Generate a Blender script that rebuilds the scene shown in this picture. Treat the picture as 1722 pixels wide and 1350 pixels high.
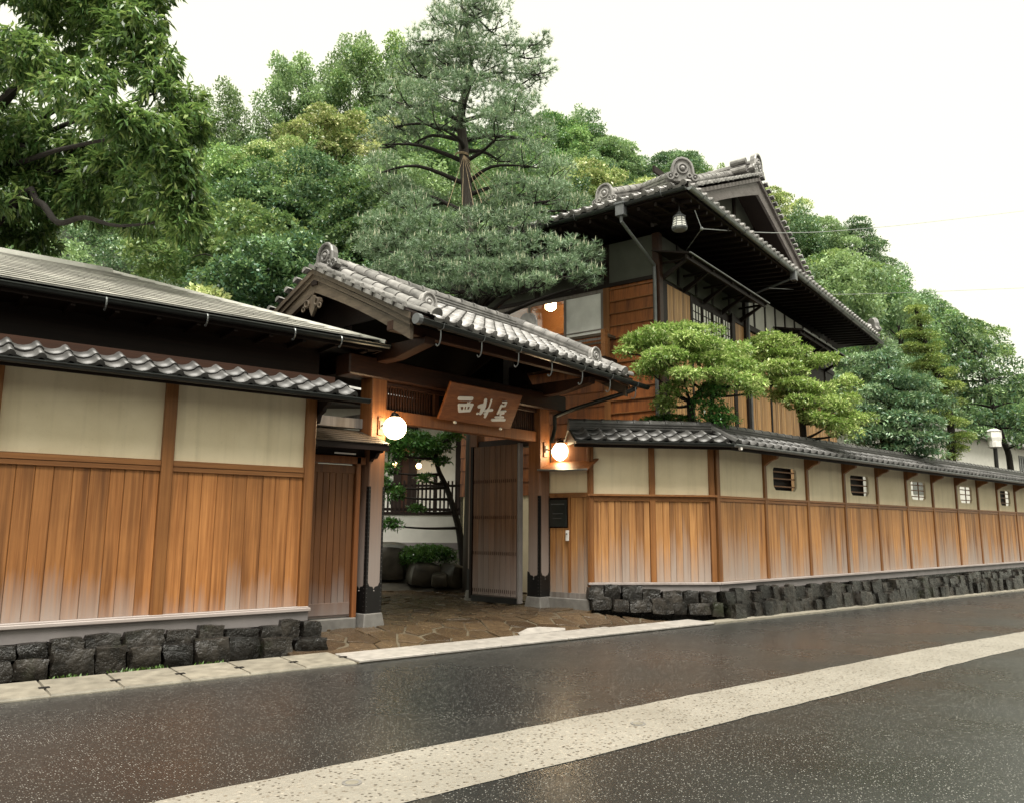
import bpy, math, random
import numpy as np
from mathutils import Vector, Matrix
for o in list(bpy.data.objects): bpy.data.objects.remove(o)
scene = bpy.context.scene
col = scene.collection
R = math.radians
PI = math.pi
# ------------------------------------------------------------------ camera, world, sun, exposure
# plan frame: X runs along the street, Y towards the buildings, Z up; the photographer stands at the origin
YAW = R(38.3)
PITCH, ROLL, FPX = R(9.0), R(0.39), 1335.0
cam_d = bpy.data.cameras.new('camera'); cam = bpy.data.objects.new('camera', cam_d); col.objects.link(cam)
cam_d.sensor_width = 36.0; cam_d.lens = FPX / 1722.0 * 36.0
cam_d.clip_start = 0.05; cam_d.clip_end = 2000
_f = Vector((0, math.cos(PITCH), math.sin(PITCH))); _u = Vector((0, -math.sin(PITCH), math.cos(PITCH))); _r = Vector((1, 0, 0))
_r2 = _r * math.cos(ROLL) + _u * math.sin(ROLL); _u2 = _u * math.cos(ROLL) - _r * math.sin(ROLL)
_m = Matrix((_r2, _u2, -_f)).transposed()
cam.matrix_world = (Matrix.Rotation(-YAW, 3, 'Z') @ _m).to_4x4()
cam.location = (0, 0, 1.5)
scene.camera = cam

world = bpy.data.worlds.new('World'); scene.world = world; world.use_nodes = True
wn = world.node_tree; wn.nodes.clear()
SUN_EL, SUN_AZ = R(67), R(240)          # azimuth of the sun in plan, measured from +X counter-clockwise
w_out = wn.nodes.new('ShaderNodeOutputWorld'); w_bg = wn.nodes.new('ShaderNodeBackground')
w_sky = wn.nodes.new('ShaderNodeTexSky'); w_sky.sky_type = 'NISHITA'; w_sky.sun_disc = False
w_sky.sun_elevation = SUN_EL; w_sky.sun_rotation = PI / 2 - SUN_AZ; w_sky.dust_density = 4.0
w_mix = wn.nodes.new('ShaderNodeMix'); w_mix.data_type = 'RGBA'; w_mix.inputs[0].default_value = 0.9
w_mix.inputs[7].default_value = (10.4, 10.3, 8.3, 1)      # closed white cloud cover
wn.links.new(w_sky.outputs[0], w_mix.inputs[6]); wn.links.new(w_mix.outputs[2], w_bg.inputs[0])
w_bg.inputs[1].default_value = 0.0210
wn.links.new(w_bg.outputs[0], w_out.inputs[0])

sun_d = bpy.data.lights.new('sun', 'SUN'); sun = bpy.data.objects.new('sun', sun_d); col.objects.link(sun)
sun_d.energy = 1.5; sun_d.angle = R(38); sun_d.color = (1, 0.96, 0.88)
_sd = Vector((math.cos(SUN_EL) * math.cos(SUN_AZ), math.cos(SUN_EL) * math.sin(SUN_AZ), math.sin(SUN_EL)))
sun.rotation_euler = _sd.to_track_quat('Z', 'Y').to_euler()

scene.view_settings.view_transform = 'Standard'; scene.view_settings.look = 'None'
scene.view_settings.exposure = 2.6; scene.view_settings.gamma = 1.0
scene.render.engine = 'CYCLES'
scene.render.resolution_x = 1024; scene.render.resolution_y = 802
scene.cycles.max_bounces = 6; scene.cycles.transparent_max_bounces = 8

rnd = random.Random(7)
rng = np.random.default_rng(11)
FWD = Vector((math.sin(YAW), math.cos(YAW), 0)); RGT = Vector((math.cos(YAW), -math.sin(YAW), 0))

def pt(x, y, dep):
    """plan point + height for a sight line measured on the survey photograph, at ground distance dep"""
    k = (675 - y) / FPX; lat = (x - 861) / FPX
    c, s = math.cos(PITCH), math.sin(PITCH)
    q = c - k * s
    P = FWD * dep + RGT * (lat / q * dep)
    return Vector((P.x, P.y, 1.5 + dep * (k * c + s) / q))

# ------------------------------------------------------------------ materials
MATS = {}
class NT:
    def __init__(self, name):
        self.m = bpy.data.materials.new(name); self.m.use_nodes = True
        self.t = self.m.node_tree; self.t.nodes.clear()
        self.out = self.t.nodes.new('ShaderNodeOutputMaterial')
        MATS[name] = self.m
    def n(self, kind, **kw):
        nd = self.t.nodes.new(kind)
        for k, v in kw.items(): setattr(nd, k, v)
        return nd
    def l(self, a, b): self.t.links.new(a, b)
    def val(self, sock, v):
        if hasattr(v, 'is_output') or isinstance(v, bpy.types.NodeSocket): self.l(v, sock)
        else: sock.default_value = v
    def math(self, op, a, b=0.0, clamp=False):
        nd = self.n('ShaderNodeMath', operation=op, use_clamp=clamp); self.val(nd.inputs[0], a); self.val(nd.inputs[1], b); return nd.outputs[0]
    def mix(self, f, a, b, mode='MIX'):
        nd = self.n('ShaderNodeMix', data_type='RGBA', blend_type=mode); self.val(nd.inputs[0], f)
        self.val(nd.inputs[6], a if not isinstance(a, tuple) else (*a[:3], 1)); self.val(nd.inputs[7], b if not isinstance(b, tuple) else (*b[:3], 1)); return nd.outputs[2]
    def ramp(self, f, stops):
        nd = self.n('ShaderNodeValToRGB'); e = nd.color_ramp.elements
        while len(e) < len(stops): e.new(0.5)
        for el, (p, c) in zip(e, stops):
            el.position = p; el.color = (c, c, c, 1) if isinstance(c, (int, float)) else (*c, 1)
        self.l(f, nd.inputs[0]); return nd.outputs[0]
    def pos(self): return self.n('ShaderNodeNewGeometry').outputs['Position']
    def objc(self): return self.n('ShaderNodeTexCoord').outputs['Object']
    def orand(self): return self.n('ShaderNodeObjectInfo').outputs['Random']
    def map(self, vec, scale=(1, 1, 1), off=None, rot=(0, 0, 0)):
        nd = self.n('ShaderNodeMapping'); self.l(vec, nd.inputs[0]); nd.inputs['Scale'].default_value = scale; nd.inputs['Rotation'].default_value = rot
        if off is not None:
            cb = self.n('ShaderNodeCombineXYZ')
            o = self.math('MULTIPLY', off, 37.0)
            for i in range(3): self.l(o, cb.inputs[i])
            self.l(cb.outputs[0], nd.inputs['Location'])
        return nd.outputs[0]
    def noise(self, vec, scale, detail=4, rough=0.55):
        nd = self.n('ShaderNodeTexNoise'); self.l(vec, nd.inputs['Vector']); nd.inputs['Scale'].default_value = scale; nd.inputs['Detail'].default_value = detail; nd.inputs['Roughness'].default_value = rough
        return nd.outputs['Fac']
    def voro(self, vec, scale, feature='F1', out='Distance'):
        nd = self.n('ShaderNodeTexVoronoi', feature=feature); self.l(vec, nd.inputs['Vector']); nd.inputs['Scale'].default_value = scale
        return nd.outputs[out]
    def bump(self, h, strength=0.3, dist=0.01):
        nd = self.n('ShaderNodeBump'); self.l(h, nd.inputs['Height']); nd.inputs['Strength'].default_value = strength; nd.inputs['Distance'].default_value = dist
        return nd.outputs[0]
    def bsdf(self, color, rough=0.6, metal=0.0, spec=0.5, normal=None, coat=0.0, coat_rough=0.2, **kw):
        b = self.n('ShaderNodeBsdfPrincipled')
        self.val(b.inputs['Base Color'], color if not isinstance(color, tuple) else (*color[:3], 1))
        self.val(b.inputs['Roughness'], rough); self.val(b.inputs['Metallic'], metal); self.val(b.inputs['Specular IOR Level'], spec)
        if coat: b.inputs['Coat Weight'].default_value = coat; b.inputs['Coat Roughness'].default_value = coat_rough
        if normal is not None: self.l(normal, b.inputs['Normal'])
        for k, v in kw.items(): self.val(b.inputs[k], v)
        self.l(b.outputs[0], self.out.inputs[0]); return b

def wood_mat(name, ca, cb, cc=None, bleach=None, rough=0.55, axis='Z', streak=0.5, spec=0.4, jitter=0.2, bleach_col=(0.44, 0.385, 0.36)):
    """boards: grain along axis, tone shifts per board, optional weather-bleached foot (bleach = z0, z1)"""
    t = NT(name); p = t.pos(); r = t.orand()
    lo = 0.9
    sc = {'Z': (38, 38, lo), 'X': (lo, 38, 38), 'Y': (38, lo, 38)}[axis]
    g = t.noise(t.map(p, sc, r), 1.0, 6, 0.62)
    sc2 = {'Z': (9, 9, 0.35), 'X': (0.35, 9, 9), 'Y': (9, 0.35, 9)}[axis]
    s = t.noise(t.map(p, sc2, r), 1.0, 4, 0.6)
    c = t.mix(t.ramp(g, [(0.32, 0), (0.68, 1)]), ca, cb)
    if cc: c = t.mix(t.math('MULTIPLY', t.ramp(s, [(0.48, 0), (0.66, 1)]), streak), c, cc)
    blot = t.noise(p, 3.1, 3)
    c = t.mix(t.ramp(blot, [(0.35, 0.0), (0.75, 0.22)]), c, (ca[0] * .6, ca[1] * .55, ca[2] * .5))
    k = t.math('ADD', t.math('MULTIPLY', r, 2 * jitter), 1 - jitter)
    hsv = t.n('ShaderNodeHueSaturation'); t.l(c, hsv.inputs['Color']); t.l(k, hsv.inputs['Value']); c = hsv.outputs[0]
    if bleach:
        z = t.n('ShaderNodeSeparateXYZ'); t.l(p, z.inputs[0])
        zz = t.math('ADD', z.outputs[2], t.math('MULTIPLY', t.math('SUBTRACT', s, 0.5), bleach[2]))
        zz = t.math('ADD', zz, t.math('MULTIPLY', t.math('SUBTRACT', g, 0.5), bleach[2] * 0.5))
        zz = t.math('ADD', zz, t.math('MULTIPLY', t.math('SUBTRACT', r, 0.5), bleach[2] * 0.5))
        f = t.math('DIVIDE', t.math('SUBTRACT', bleach[1], zz), bleach[1] - bleach[0], True)
        c = t.mix(t.math('MULTIPLY', f, 0.92), c, t.mix(g, bleach_col, tuple(x * 1.25 for x in bleach_col)))
    t.bsdf(c, rough, spec=spec, normal=t.bump(g, 0.25, 0.004))
    return t.m

def plain_mat(name, c, rough=0.5, metal=0.0, var=0.25, scale=6.0, bump=0.15, bscale=60, spec=0.5, objrand=0.0):
    t = NT(name); p = t.pos()
    n = t.noise(p, scale, 5); n2 = t.noise(p, bscale, 3)
    cc = t.mix(t.ramp(n, [(0.3, 0), (0.72, 1)]), tuple(x * (1 - var) for x in c), tuple(min(1, x * (1 + var)) for x in c))
    if objrand:
        k = t.math('ADD', t.math('MULTIPLY', t.orand(), 2 * objrand), 1 - objrand)
        hsv = t.n('ShaderNodeHueSaturation'); t.l(cc, hsv.inputs['Color']); t.l(k, hsv.inputs['Value']); cc = hsv.outputs[0]
    t.bsdf(cc, rough, metal, spec, t.bump(n2, bump, 0.004))
    return t.m

wood_mat('plank_left', (0.23, 0.087, 0.024), (0.41, 0.18, 0.058), (0.12, 0.045, 0.013), bleach=(0.30, 0.86, 0.8), rough=0.5, streak=0.85, bleach_col=(0.29, 0.235, 0.205))
wood_mat('plank_right', (0.28, 0.122, 0.038), (0.46, 0.235, 0.085), (0.12, 0.042, 0.012), bleach=(0.50, 1.30, 1.15), rough=0.55, streak=0.9, bleach_col=(0.27, 0.22, 0.19))
wood_mat('post_wood', (0.165, 0.064, 0.017), (0.26, 0.112, 0.034), (0.09, 0.03, 0.009), rough=0.5, jitter=0.15)
wood_mat('rail_wood', (0.18, 0.072, 0.021), (0.27, 0.12, 0.04), (0.10, 0.036, 0.012), rough=0.5, axis='X', jitter=0.12)
wood_mat('grey_wood', (0.16, 0.14, 0.128), (0.26, 0.235, 0.22), (0.11, 0.085, 0.065), rough=0.65, jitter=0.1)
wood_mat('sill_wood', (0.25, 0.21, 0.195), (0.36, 0.32, 0.30), (0.2, 0.16, 0.14), rough=0.5, axis='X', jitter=0.06)
wood_mat('dark_shade_wood', (0.008, 0.004, 0.0028), (0.017, 0.008, 0.005), rough=0.6, axis='X', jitter=0.1, spec=0.25)  # set near black in colour to deepen the shade under eaves
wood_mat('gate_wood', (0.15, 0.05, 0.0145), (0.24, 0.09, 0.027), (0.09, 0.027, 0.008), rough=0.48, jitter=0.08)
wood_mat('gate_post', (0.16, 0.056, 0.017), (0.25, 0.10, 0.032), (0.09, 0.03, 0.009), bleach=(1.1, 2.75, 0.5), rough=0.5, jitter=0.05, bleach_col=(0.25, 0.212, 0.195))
wood_mat('beam_wood', (0.026, 0.0095, 0.0045), (0.05, 0.018, 0.0075), (0.015, 0.006, 0.003), rough=0.5, axis='X', jitter=0.08, spec=0.3)  # reddish brown lowered in colour to deepen the shade under the gate roof
wood_mat('door_wood', (0.12, 0.055, 0.027), (0.20, 0.10, 0.05), (0.05, 0.021, 0.011), bleach=(0.3, 1.5, 0.7), rough=0.55, jitter=0.18, bleach_col=(0.24, 0.20, 0.19))
wood_mat('wicket_wood', (0.10, 0.038, 0.013), (0.165, 0.068, 0.023), (0.055, 0.019, 0.007), bleach=(0.35, 0.85, 0.4), rough=0.5, jitter=0.12, bleach_col=(0.18, 0.15, 0.14))
wood_mat('verge_wood', (0.06, 0.044, 0.030), (0.11, 0.084, 0.058), (0.03, 0.02, 0.014), rough=0.55, axis='Y', jitter=0.05)
wood_mat('barge_wood', (0.10, 0.086, 0.08), (0.17, 0.15, 0.145), (0.06, 0.048, 0.043), rough=0.6, axis='X', jitter=0.05)
wood_mat('sign_wood', (0.15, 0.045, 0.0135), (0.24, 0.082, 0.025), (0.085, 0.025, 0.008), rough=0.42, axis='X', jitter=0.02)
wood_mat('house_board', (0.20, 0.058, 0.0125), (0.31, 0.105, 0.024), (0.08, 0.02, 0.005), rough=0.5, axis='Z', jitter=0.15, streak=0.8)
wood_mat('slat_wood', (0.34, 0.18, 0.068), (0.52, 0.31, 0.135), (0.18, 0.08, 0.028), rough=0.55, jitter=0.3)
wood_mat('bark', (0.012, 0.0095, 0.008), (0.028, 0.022, 0.018), (0.01, 0.007, 0.005), rough=0.85, jitter=0.1)
wood_mat('pine_bark', (0.045, 0.038, 0.033), (0.10, 0.086, 0.075), (0.024, 0.016, 0.012), rough=0.85, jitter=0.1)
def plaster_mat():
    t = NT('plaster'); p = t.pos()
    n = t.noise(p, 2.0, 6, 0.6); f = t.noise(p, 170, 3); st = t.noise(t.map(p, (7, 7, .35)), 1.0, 5, 0.6); sp = t.noise(p, 26, 5, .7)
    c = t.mix(t.ramp(n, [(0.3, 0), (0.72, 1)]), (0.66, 0.56, 0.385), (0.76, 0.66, 0.475))
    c = t.mix(t.ramp(st, [(0.50, 0), (0.78, 0.4)]), c, (0.40, 0.33, 0.21))
    c = t.mix(t.ramp(sp, [(0.60, 0), (0.75, 0.25)]), c, (0.36, 0.31, 0.20))
    t.bsdf(c, 0.85, spec=0.2, normal=t.bump(t.math('ADD', f, t.math('MULTIPLY', sp, .6)), 0.5, 0.005))
plaster_mat()
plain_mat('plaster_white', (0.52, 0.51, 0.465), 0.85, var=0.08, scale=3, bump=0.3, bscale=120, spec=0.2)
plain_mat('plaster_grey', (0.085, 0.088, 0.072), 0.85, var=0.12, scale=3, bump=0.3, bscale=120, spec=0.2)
plain_mat('tile', (0.19, 0.182, 0.174), 0.38, var=0.45, scale=5, bump=0.12, bscale=70, objrand=0.3)
plain_mat('tile_dark', (0.050, 0.048, 0.046), 0.46, var=0.55, scale=5, bump=0.12, bscale=70, objrand=0.3)
plain_mat('copper_sheet', (0.60, 0.59, 0.55), 0.27, metal=0.3, var=0.2, scale=2.5, bump=0.05, bscale=30, objrand=0.14)
plain_mat('gutter_metal', (0.018, 0.021, 0.020), 0.35, metal=0.3, var=0.3, scale=8, bump=0.05)
plain_mat('galv', (0.20, 0.21, 0.21), 0.35, metal=0.6, var=0.15, bump=0.03)
plain_mat('iron', (0.006, 0.0055, 0.0055), 0.4, var=0.3, bump=0.1)
plain_mat('stud', (0.22, 0.21, 0.2), 0.3, metal=0.8, var=0.1)
plain_mat('concrete', (0.20, 0.182, 0.145), 0.5, var=0.3, scale=7, bump=0.4, bscale=140, objrand=0.08)
plain_mat('granite', (0.285, 0.265, 0.24), 0.42, var=0.22, scale=9, bump=0.3, bscale=200, objrand=0.07)
plain_mat('base_stone', (0.15, 0.142, 0.132), 0.5, var=0.25, scale=9, bump=0.4, bscale=90)
plain_mat('plinth', (0.18, 0.163, 0.16), 0.6, var=0.12, scale=4, bump=0.3, bscale=120)
plain_mat('soil', (0.03, 0.025, 0.016), 0.8, var=0.4, bump=0.6, bscale=40)
plain_mat('mortar', (0.085, 0.070, 0.046), 0.55, var=0.25, bump=0.5, bscale=80)
plain_mat('rope', (0.36, 0.27, 0.17), 0.8, var=0.2)
plain_mat('white_paint', (0.72, 0.70, 0.66), 0.5, var=0.05)
plain_mat('rock', (0.038, 0.034, 0.025), 0.45, var=0.6, scale=5, bump=1.0, bscale=11)
plain_mat('plaque', (0.02, 0.022, 0.02), 0.3, var=0.3)
plain_mat('hill_soil', (0.03, 0.045, 0.02), 0.9, var=0.4, scale=0.4, bump=0.5, bscale=3)
plain_mat('porcelain', (0.7, 0.68, 0.6), 0.3, var=0.05)
plain_mat('lead', (0.13, 0.135, 0.14), 0.45, metal=0.4, var=0.2)

def stone_mat():
    t = NT('wet_stone'); p = t.pos(); r = t.orand()
    n = t.noise(t.map(p, (1, 1, 1), r), 7, 8, 0.65); m = t.noise(p, 2.2, 4)
    c = t.mix(t.ramp(n, [(0.35, 0), (0.7, 1)]), (0.003, 0.0027, 0.0024), (0.021, 0.0175, 0.0138))
    c = t.mix(t.math('MULTIPLY', t.ramp(m, [(0.58, 0), (0.7, 1)]), 0.6), c, (0.011, 0.0135, 0.006))
    k = t.math('ADD', t.math('MULTIPLY', r, 1.9), 0.35)
    hsv = t.n('ShaderNodeHueSaturation'); t.l(c, hsv.inputs['Color']); t.l(k, hsv.inputs['Value'])
    t.bsdf(hsv.outputs[0], t.ramp(n, [(0.3, 0.16), (0.7, 0.38)]), normal=t.bump(n, 1.0, 0.04))
stone_mat()
def paving_mat():
    t = NT('paving_stone'); p = t.pos(); r = t.orand()
    n = t.noise(t.map(p, (1, 1, 1), r), 9, 7, 0.65)
    c = t.mix(r, (0.045, 0.029, 0.016), (0.115, 0.078, 0.044)); c = t.mix(t.ramp(n, [(0.3, 0), (0.75, 0.8)]), c, (0.025, 0.014, 0.007))
    t.bsdf(c, t.ramp(n, [(0.3, 0.18), (0.7, 0.42)]), normal=t.bump(n, 0.8, 0.03))
paving_mat()
def asphalt_mat():
    t = NT('asphalt'); p = t.pos()
    v = t.n('ShaderNodeTexVoronoi'); t.l(p, v.inputs['Vector']); v.inputs['Scale'].default_value = 74
    sp = t.n('ShaderNodeSeparateColor'); t.l(v.outputs['Color'], sp.inputs[0])
    big = t.noise(p, 0.55, 5); mid = t.noise(p, 14, 4); fine = t.noise(p, 140, 3)
    c = t.mix(fine, (0.0085, 0.0092, 0.0092), (0.022, 0.0232, 0.0228))
    grain = t.math('MULTIPLY', t.ramp(sp.outputs[0], [(0.50, 0), (0.60, 1)]), t.ramp(v.outputs['Distance'], [(0.20, 1), (0.32, 0)]))
    grit_glint = t.mix(sp.outputs[1], (0.045, 0.044, 0.038), (0.46, 0.45, 0.41))  # pale grit, brightened in colour to stand in for wet glints
    c = t.mix(grain, c, grit_glint)
    c = t.mix(t.ramp(big, [(0.42, 0), (0.65, 0.25)]), c, (0.018, 0.0175, 0.0155))
    rough = t.math('ADD', t.ramp(big, [(0.32, 0.14), (0.68, 0.34)]), t.math('MULTIPLY', mid, 0.1))
    h = t.math('ADD', t.math('MULTIPLY', v.outputs['Distance'], -0.7), t.math('MULTIPLY', fine, 0.7))
    t.bsdf(c, rough, normal=t.bump(h, 0.22, 0.004))
asphalt_mat()
def aggregate_mat():
    t = NT('aggregate'); p = t.pos()
    v = t.n('ShaderNodeTexVoronoi'); t.l(p, v.inputs['Vector']); v.inputs['Scale'].default_value = 34; v.inputs['Randomness'].default_value = 1.0
    sp = t.n('ShaderNodeSeparateColor'); t.l(v.outputs['Color'], sp.inputs[0])
    big = t.noise(p, 1.1, 5); fine = t.noise(p, 90, 4, .7)
    c = t.mix(fine, (0.18, 0.165, 0.14), (0.32, 0.30, 0.26))
    core = t.ramp(v.outputs['Distance'], [(0.30, 1), (0.46, 0)])
    c = t.mix(t.math('MULTIPLY', core, t.ramp(sp.outputs[0], [(0.35, 0), (0.40, .85)])), c, t.mix(sp.outputs[1], (0.085, 0.062, 0.04), (0.38, 0.345, 0.29)))
    c = t.mix(t.math('MULTIPLY', core, t.ramp(sp.outputs[2], [(0.84, 0), (0.86, 1)])), c, (0.03, 0.023, 0.017))
    c = t.mix(t.ramp(big, [(0.38, 0.0), (0.75, 0.45)]), c, (0.125, 0.112, 0.09))
    t.bsdf(c, 0.36, normal=t.bump(t.math('ADD', t.math('MULTIPLY', v.outputs['Distance'], -.8), fine), 0.5, 0.008))
aggregate_mat()
def leaf_mat(name, ca, cb, cc=None, fcc=0.12, rough=0.42, trans=0.3, spec=0.5, objvar=0.15):
    t = NT(name)
    isl = t.n('ShaderNodeNewGeometry').outputs['Random Per Island']; r = t.orand()
    c = t.mix(isl, ca, cb)
    if cc:
        w = t.math('FRACT', t.math('MULTIPLY', isl, 17.31)); c = t.mix(t.math('LESS_THAN', w, fcc), c, cc)
    hsv = t.n('ShaderNodeHueSaturation'); t.l(c, hsv.inputs['Color'])
    at_ = t.n('ShaderNodeAttribute', attribute_name='tint').outputs['Fac']
    if cc: t.l(t.mix(t.math('MULTIPLY', t.ramp(at_, [(0.55, 0), (0.95, 1)]), 0.55), c, cc), hsv.inputs['Color'])
    t.l(t.math('MULTIPLY', t.math('ADD', t.math('MULTIPLY', r, 2 * objvar), 1 - objvar), t.math('ADD', t.math('MULTIPLY', at_, 0.7), 0.65)), hsv.inputs['Value'])
    t.l(t.math('ADD', t.math('MULTIPLY', r, 0.03), 0.485), hsv.inputs['Hue'])
    c = hsv.outputs[0]
    b = t.bsdf(c, rough, spec=spec)
    tr = t.n('ShaderNodeBsdfTranslucent'); t.l(t.mix(0.4, c, (0.20, 0.30, 0.06), 'MIX'), tr.inputs[0])
    mx = t.n('ShaderNodeMixShader'); mx.inputs[0].default_value = trans
    t.l(b.outputs[0], mx.inputs[1]); t.l(tr.outputs[0], mx.inputs[2]); t.l(mx.outputs[0], t.out.inputs[0])
leaf_mat('leaf_oak', (0.026, 0.085, 0.022), (0.13, 0.27, 0.085), (0.27, 0.38, 0.12), 0.16, rough=0.28, trans=.36)
leaf_mat('leaf_light', (0.14, 0.29, 0.05), (0.32, 0.49, 0.12), (0.52, 0.62, 0.25), 0.22, rough=0.38, trans=.35)
leaf_mat('leaf_bluegreen', (0.045, 0.115, 0.060), (0.14, 0.255, 0.145), (0.32, 0.42, 0.24), 0.16, rough=0.34)
leaf_mat('leaf_conifer', (0.11, 0.205, 0.045), (0.24, 0.345, 0.085), (0.38, 0.44, 0.13), 0.2, rough=0.5)
leaf_mat('leaf_dark', (0.022, 0.072, 0.036), (0.080, 0.165, 0.085), (0.24, 0.33, 0.15), 0.14, rough=0.32)
leaf_mat('leaf_mid', (0.060, 0.145, 0.058), (0.165, 0.285, 0.108), (0.34, 0.43, 0.16), 0.16, rough=0.38)
leaf_mat('leaf_yellow', (0.16, 0.25, 0.08), (0.38, 0.45, 0.18), (0.60, 0.60, 0.31), 0.25, rough=0.45)
leaf_mat('leaf_fresh', (0.13, 0.235, 0.115), (0.26, 0.38, 0.20), (0.30, 0.40, 0.18), 0.15, rough=0.45, trans=.35)
leaf_mat('leaf_court', (0.02, 0.075, 0.015), (0.06, 0.16, 0.03), (0.12, 0.24, 0.06), 0.1, rough=0.28)
leaf_mat('needle', (0.115, 0.20, 0.115), (0.22, 0.33, 0.19), (0.32, 0.42, 0.26), 0.15, rough=0.42, trans=0.2)
leaf_mat('candle', (0.50, 0.50, 0.36), (0.66, 0.64, 0.50), rough=0.6, trans=0.1)
leaf_mat('grass', (0.06, 0.16, 0.02), (0.14, 0.28, 0.05), rough=0.5)

def glow_mat(name, c, s):
    t = NT(name); e = t.n('ShaderNodeEmission'); e.inputs[0].default_value = (*c, 1); e.inputs[1].default_value = s; t.l(e.outputs[0], t.out.inputs[0])
glow_mat('globe_light', (1.0, 0.74, 0.42), 6.0)
glow_mat('small_light', (1.0, 0.62, 0.25), 3.5)
glow_mat('room_light', (1.0, 0.66, 0.32), 6.0)
def glass_mat():
    t = NT('window_glass'); p = t.pos()
    b = t.bsdf((0.5, 0.5, 0.48), 0.03, spec=1.0, normal=t.bump(t.noise(p, 1.6, 2), 0.08, 0.05))
    tr = t.n('ShaderNodeBsdfTransparent'); mx = t.n('ShaderNodeMixShader'); fr = t.n('ShaderNodeFresnel'); fr.inputs[0].default_value = 1.5
    gl = t.n('ShaderNodeBsdfGlossy'); gl.inputs['Roughness'].default_value = 0.03
    t.l(t.math('ADD', fr.outputs[0], 0.03, True), mx.inputs[0]); t.l(tr.outputs[0], mx.inputs[1]); t.l(gl.outputs[0], mx.inputs[2]); t.l(mx.outputs[0], t.out.inputs[0])
glass_mat()
plain_mat('paper', (0.84, 0.83, 0.78), 0.7, var=0.06)
plain_mat('room_wall', (0.5, 0.27, 0.12), 0.8, var=0.1)
plain_mat('pane_white', (0.86, 0.86, 0.84), 0.7, var=0.12, scale=3)

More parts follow.
